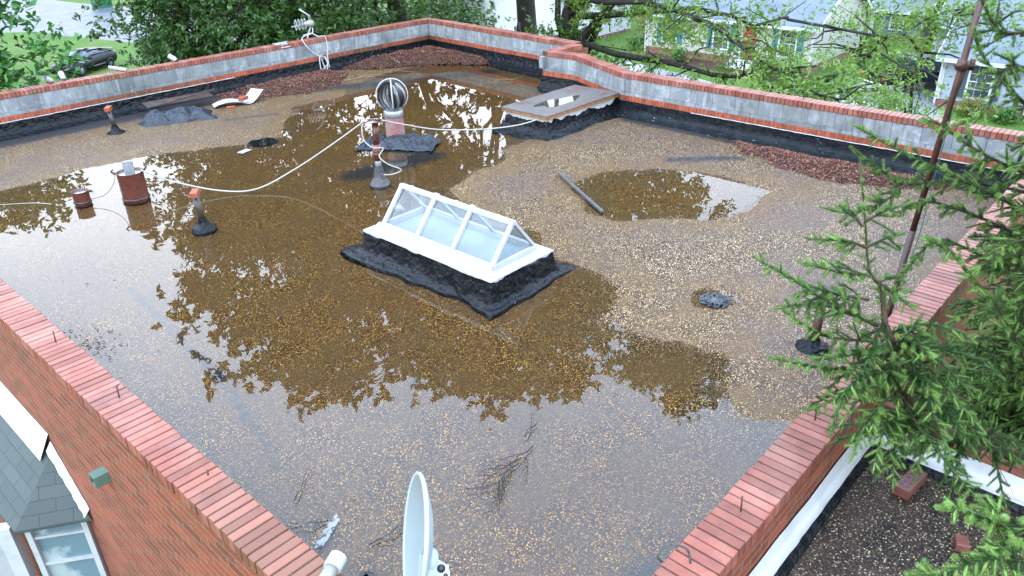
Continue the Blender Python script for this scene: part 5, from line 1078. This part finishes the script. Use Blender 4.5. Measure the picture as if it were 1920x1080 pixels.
def house(ox, oy, rz, w, d, fz, ez, pz, wm, label, name='house', over=.35, wins=(), door=None, shut=None, gable_both=True, roofm=None):
    """front wall from (ox,oy) running +x local for w; depth d along +y local; facing -y local"""
    e = empty(name, (ox, oy, G0), label, 'house', rz=rz); B_ = lambda mb, nme, mt, par=e: mb.build(nme, mt, par, local=True)
    f0 = fz - G0; e0 = ez - G0; p0 = pz - G0
    m = MB()
    for a, b in (((0, 0), (w, 0)), ((w, 0), (w, d)), ((w, d), (0, d)), ((0, d), (0, 0))): wallq(m, a, b, f0, e0)
    for x in (0, w): m.add([(x, 0, e0), (x, d, e0), (x, d / 2, p0)], [(0, 1, 2)])
    B_(m, 'wall', wm); m = MB()
    for a, b in (((.02, .02), (w - .02, .02)), ((w - .02, .02), (w - .02, d - .02)), ((.02, d), (.02, .02))): wallq(m, a, b, -.1, f0)
    B_(m, 'foundation', M_found); m = MB(); s = (p0 - e0) / (d / 2)
    for sg in (0, 1):
        y0 = -over if sg == 0 else d + over; z0 = e0 - over * s + .05
        m.add([(-over, y0, z0), (w + over, y0, z0), (w + over, d / 2, p0 + .05), (-over, d / 2, p0 + .05), (-over, y0, z0 + .08), (w + over, y0, z0 + .08), (w + over, d / 2, p0 + .13), (-over, d / 2, p0 + .13)], [(0, 1, 2, 3), (7, 6, 5, 4), (0, 4, 5, 1), (1, 5, 6, 2), (3, 7, 4, 0)])
    B_(m, 'roof', roofm or M_roofs); m = MB(); z0 = e0 - over * s + .02
    m.box((w / 2, -over - .03, z0), (w + 2 * over, .08, .18)); 
    for x in (-over - .02, w + over + .02):
        for sg in (-1, 1): m.bar((x, d / 2 + sg * (d / 2 + over), z0 + .02), (x, d / 2, p0 + .05), .04, .2)
    B_(m, 'eave_trim', M_trim); m = MB()
    for x in (.04, w - .04): m = MB(); m.box((x, -.03, (f0 + e0) / 2), (.13, .06, e0 - f0)); B_(m, 'corner_trim', M_trim)
    m = MB(); m.tube([(-.05, -.12, .1), (-.05, -.12, z0)], .05, 6); B_(m, 'downpipe', M_trim)
    for (x, zc, ww, hh) in wins:
        g = MB(); g.box((x, -.02, zc), (ww, .03, hh)); go = B_(g, 'window', M_winglass); t = MB()
        for sx in (-1, 1): t.box((x + sx * (ww / 2 + .05), -.045, zc), (.10, .07, hh + .2))
        for sz in (-1, 0, 1): t.box((x, -.047, zc + sz * (hh / 2 + (.05 if sz else 0))), (ww, .07, .10 if sz else .05))
        for sx in (-1, 1): t.box((x + sx * ww / 6, -.042, zc), (.018, .03, hh))
        for sz in (-1, 1): t.box((x, -.041, zc + sz * hh / 4), (ww, .03, .018))
        B_(t, 'window_frame', M_trim, go)
        if shut:
            for sx in (-1, 1):
                q = MB(); q.box((x + sx * (ww / 2 + .28), -.04, zc), (.36, .05, hh + .12), 0, 0, .008)
                for r_ in range(int(hh / .12)): q.box((x + sx * (ww / 2 + .28), -.068, zc - hh / 2 + .08 + r_ * .12), (.28, .012, .05))
                B_(q, 'shutter', shut)
    if door:
        q = MB(); q.box((door, -.03, f0 + 1.05), (.92, .05, 2.05)); do = B_(q, 'door', M_red); t = MB()
        for sx in (-1, 1): t.box((door + sx * .53, -.05, f0 + 1.05), (.12, .08, 2.2))
        t.box((door, -.05, f0 + 2.16), (1.18, .08, .12)); B_(t, 'door_frame', M_trim, do); q = MB(); q.lathe((door + .36, -.08, f0 + 1.0), [(.03, 0), (.03, .05), (.001, .06)], 8); B_(q, 'door_handle', M_galv, do)
        s_ = MB(); [s_.box((door, -.5 - .3 * k, (f0 - .02) * (1 - k / 3) / 2), (1.8, .32, max(.05, (f0 - .02) * (1 - k / 3)))) for k in range(3)]; B_(s_, 'front_steps', M_trim)
    return e
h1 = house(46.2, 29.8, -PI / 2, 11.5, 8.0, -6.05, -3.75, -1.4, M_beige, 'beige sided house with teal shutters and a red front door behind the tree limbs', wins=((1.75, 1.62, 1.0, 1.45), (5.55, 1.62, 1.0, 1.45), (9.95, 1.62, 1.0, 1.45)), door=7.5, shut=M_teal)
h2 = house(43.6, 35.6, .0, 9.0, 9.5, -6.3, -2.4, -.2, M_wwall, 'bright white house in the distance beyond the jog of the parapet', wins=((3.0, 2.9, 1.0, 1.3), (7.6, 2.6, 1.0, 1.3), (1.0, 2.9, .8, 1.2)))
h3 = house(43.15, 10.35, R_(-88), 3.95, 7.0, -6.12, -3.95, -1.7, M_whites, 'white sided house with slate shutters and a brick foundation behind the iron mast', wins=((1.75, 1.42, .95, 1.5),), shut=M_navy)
q = MB(); 
for k in range(12): q.box((4.2 + k * .22, -.6, .95), (.03, .03, .95))
q.box((5.4, -.6, 1.44), (2.7, .05, .06)); q.box((5.4, -.6, .45), (2.7, .05, .05)); q.build('porch_railing', M_trim, h3, local=True)
q = MB(); q.bar((4.05, -.75, .3), (4.05, -.55, 1.9), .14, .14); q.box((5.6, .2, .22), (3.1, 1.7, .42)); q.build('porch', M_trim, h3, local=True)
h4 = house(49.5, 12.6, R_(-88), 3.2, 6.0, -6.3, -3.5, -2.3, M_whites, 'plain white wing further back, left of the house with slate shutters')
h5 = house(60.5, 19.9, R_(-88), 3.4, 4.5, -6.3, -4.5, -3.5, mat('slate blue boards', (.07, .085, .11), .7, .3, noise=(3, (.10, .12, .15), .4, .7)), 'small slate blue shed with white trim at the end of the lawn', name='shed', wins=((1.7, 1.1, .8, .8),))
h5['category'] = 'shed'
tree((50, 42, G0), [(50, 42, 0, 3, 3, 3, 1)], 6000, .35, LM_mid, 'round green tree left of the bright white house', .3, nclump=30, crad=1.2)
for k, (x, y, r, lab) in enumerate(((46.6, 30.9, .75, 'dark round shrub at the left corner of the beige house'), (44.9, 26.5, .6, 'low shrub under the first teal shuttered window'), (44.6, 20.2, .7, 'low shrub right of the red front door'), (43.8, 18.6, .6, 'low shrub at the white steps of the beige house'), (42.2, 8.4, .7, 'orange tinged shrub before the brick foundation'), (41.9, 6.9, .6, 'dark shrub before the porch railing'))):
    e = empty('shrub', (x, y, G0), lab, 'shrub', 'shrubs in front of the houses'); c = np.array([(x + rnd.uniform(-r, r) * .5, y + rnd.uniform(-r, r) * .5, G0 + r * rnd.uniform(.5, 1)) for _ in range(10)])
    leafmesh('foliage', sprigs(c, np.full(10, r * .6), 1800, 8, .2), .13, LM_bush if k != 4 else leaf_mat('orange shrub leaf', (.20, .13, .03), (.12, .15, .03)), e); m = MB(); m.tube([(x, y, G0), (x, y, G0 + r * .8)], .04, 6); m.build('stem', M_bark, e)
# far background woods and fences
for k, (a, d, h) in enumerate(((10, 62, 7), (14, 66, 8), (19.5, 74, 7), (23.5, 72, 8), (26.5, 78, 7), (31, 80, 6), (6, 55, 7), (46, 62, 7), (36.5, 76, 7))):
    x, y, _ = az(a, d, 0); tree((x, y, G0), [(x, y, G0 + h * .55, h * .55, h * .55, h * .5, 1)], 5200, .5, (LM_dark, LM_mid, LM_bush)[k % 3], 'distant %s tree, %s' % (('dark', 'green', 'bushy')[k % 3], ('right of the white sided house roof', 'behind the roof of the white sided house', 'behind the slate blue shed', 'left of the slate blue shed', 'behind the roof of the beige house', 'behind the left end of the beige house', 'at the far right behind the spruce', 'far behind the corner oak', 'behind the bright white house')[k]), .35, name='tree', group='distant trees behind the houses', nclump=40, crad=1.5, nlimb=8)
def fence(a, b, h, mt, label, n, name='fence'):
    e = empty(name, (a[0], a[1], G0), label, 'fence'); a = Vector((*a, G0)); b = Vector((*b, G0)); m = MB(); N = max(4, int((b - a).length / .16)); d = (b - a).normalized()
    for k in range(N):
        p = a.lerp(b, (k + .5) / N); m.box((p.x, p.y, G0 + h / 2), (.13 if n else .02, .02, h), math.atan2(d.y, d.x))
    m.build('pickets', mt, e); m = MB(); [m.bar(tuple(a + Vector((0, 0, z))), tuple(b + Vector((0, 0, z))), .04, .07) for z in (h * .2, h * .93)]; m.build('rails', mt, e)
fence((53.5, 35.5), (58, 26), 1.7, mat('brown fence wood', (.26, .13, .07), .8, .2, noise=(3, (.18, .09, .05), .4, .7)), 'brown wooden fence between the bright white and the beige house', 1)
fence((47.9, 13.4), (44.0, 10.5), 1.2, M_rubber, 'black metal picket fence behind the pickup', 0)
# ------------------------------------------------------------------ vehicles
M_blackcar = mat('black car paint', (.004, .0045, .005), .3, .14); M_navycar = mat('dark navy car paint', (.007, .009, .014), .3, .15); M_carglass = mat('car window glass', (.02, .03, .04), .08, .5); M_tyre = mat('tyre rubber', (.015, .015, .015), .8, .2); M_rim = mat('alloy rim', (.25, .25, .26), .3, .5, metal=.7); M_tail = mat('red tail lamp', (.35, .01, .01), .2, .6); M_chrome = mat('chrome', (.6, .6, .62), .12, .5, metal=1)
def loft(sections, close=True):
    """sections: list of (x, [(y,z)...]) half profile mirrored"""
    m = MB(); k = None
    for x, pr in sections:
        ring = [(x, y, z) for y, z in pr] + [(x, -y, z) for y, z in reversed(pr)]; k = len(ring); m.v += ring
    for i in range(len(sections) - 1):
        for j in range(k):
            m.f.append([i * k + j, i * k + (j + 1) % k, (i + 1) * k + (j + 1) % k, (i + 1) * k + j]); m.mi.append(0); m.uv.append(None)
    m.f.append(list(reversed(range(k)))); m.f.append([(len(sections) - 1) * k + j for j in range(k)]); m.mi += [0, 0]; m.uv += [None, None]; return m
def wheels(e, xs, yw, r):
    for x in xs:
        for s in (-1, 1):
            w = MB(); w.lathe((x, s * yw, r), [(r * .62, -.11), (r * .95, -.11), (r, -.07), (r, .07), (r * .95, .11), (r * .62, .11)], 22, M4=Matrix.Rotation(PI / 2, 4, 'X')); wo_ = w.build('wheel', M_tyre, e, True, True)
            w = MB(); w.lathe((x, s * (yw + .06), r), [(r * .64, 0), (r * .5, s * -.02), (.05, s * -.04), (.001, s * -.04)], 18, M4=Matrix.Rotation(PI / 2, 4, 'X')); w.build('rim', M_rim, wo_, True, True)
ce = empty('parked_car', (19.2, 56.4, G0), 'black fastback coupe parked on the grass beyond the far left parapet', 'car', rz=math.atan2(-.52, -.857))
S1 = []
for x, w, zb, zs, zt in ((2.35, .70, .35, .52, .60), (2.2, .86, .25, .60, .74), (1.6, .93, .2, .70, .88), (.9, .95, .2, .74, .95), (.2, .95, .2, .76, .98), (-.8, .95, .2, .78, .99), (-1.5, .96, .22, .84, 1.02), (-2.1, .92, .28, .86, 1.03), (-2.35, .82, .38, .80, .98)):
    S1.append((x, [(w * .9, zb), (w, zb + .12), (w, zs - .05), (w * .96, zs + .03), (w * .84, zt), (.0, zt + .02)]))
loft(S1).build('body', M_blackcar, ce, True, True)
S2 = []
for x, w, zt in ((.95, .72, .97), (.55, .68, 1.15), (.15, .62, 1.33), (-.4, .60, 1.38), (-.95, .60, 1.33), (-1.5, .62, 1.18), (-1.95, .66, 1.03)):
    S2.append((x, [(w + .14, .93), (w + .05, (zt + .93) / 2 + .02), (w - .05, zt - .03), (w * .7, zt), (0, zt + .015)]))
loft(S2).build('cabin_glass', M_carglass, ce, True, True)
S3 = [(x, [(w - .0, zt - .035), (w - .03, zt + .0), (w * .7, zt + .015), (0, zt + .03)]) for x, w, zt in ((.15, .62, 1.33), (-.4, .60, 1.38), (-.95, .60, 1.33), (-1.5, .60, 1.19), (-1.9, .62, 1.06))]
loft(S3).build('car_roof', M_blackcar, ce, True, True)
m = MB(); m.bar((-1.9, .78, 1.02), (-1.0, .63, 1.30), .10, .05); m.bar((-1.9, -.78, 1.02), (-1.0, -.63, 1.30), .10, .05); m.box((-2.2, 0, 1.12), (.2, 1.5, .03)); m.build('spoiler_and_pillars', M_blackcar, ce, local=True)
for s in (-1, 1):
    m = MB(); m.box((.55, s * 1.02, .98), (.2, .16, .12), 0, 0, .02); m.build('mirror', M_blackcar, ce, local=True); m = MB(); m.box((-2.34, s * .55, .82), (.06, .5, .14)); m.build('tail_lamp', M_tail, ce, local=True)
    m = MB(); m.box((-.3, s * .957, .42), (1.2, .01, .05)); m.build('sill_stripe', M_rim, ce, local=True)
wheels(ce, (1.45, -1.4), .86, .34)
te = empty('pickup_truck', (46.6, 12.4, G0), 'dark navy pickup truck seen from its tail on the driveway behind the leaves', 'pickup', rz=R_(-32))
m = MB(); m.box((2.0, 0, .78), (1.5, 1.9, .55), 0, 0, .08); m.box((-1.85, .9, .82), (2.1, .1, .62), 0, 0, .02); m.box((-1.85, -.9, .82), (2.1, .1, .62), 0, 0, .02); m.box((-2.85, 0, .82), (.10, 1.7, .60), 0, 0, .02); m.box((-1.85, 0, .60), (2.0, 1.7, .1)); m.box((.2, 0, .80), (2.1, 1.9, .62), 0, 0, .05); m.build('body', M_navycar, te, local=True)
loft([(1.25, [(.86, 1.1), (.80, 1.12), (0, 1.13)]), (.65, [(.84, 1.1), (.72, 1.68), (0, 1.70)]), (-.55, [(.84, 1.1), (.72, 1.70), (0, 1.73)]), (-.78, [(.84, 1.1), (.74, 1.6), (0, 1.62)])]).build('cab_glass', M_carglass, te, False, True)
m = MB(); m.box((.05, 0, 1.73), (1.25, 1.48, .06), 0, 0, .02); m.build('cab_roof', M_navycar, te, local=True)
for s in (-1, 1): m = MB(); m.box((-2.92, s * .86, .88), (.06, .16, .36)); m.build('tail_lamp', M_tail, te, local=True)
m = MB(); m.box((-3.0, 0, .50), (.14, 1.8, .16), 0, 0, .03); m.build('bumper', M_chrome, te, local=True)
wheels(te, (1.8, -1.75), .84, .38)
be = empty('wheelie_bin', (33.6, 89.0, G0), 'green wheelie bin at the far edge of the wet road', 'bin')
m = MB(); m.box((0, 0, .95), (1.5, 1.5, 1.9), taper=-.15); m.build('tub', mat('green bin plastic', (.01, .10, .05), .4, .4), be, local=True); m = MB(); m.box((0, 0, 1.95), (1.75, 1.75, .12), 0, 0, .03); m.build('lid', M_rubber, be, local=True)
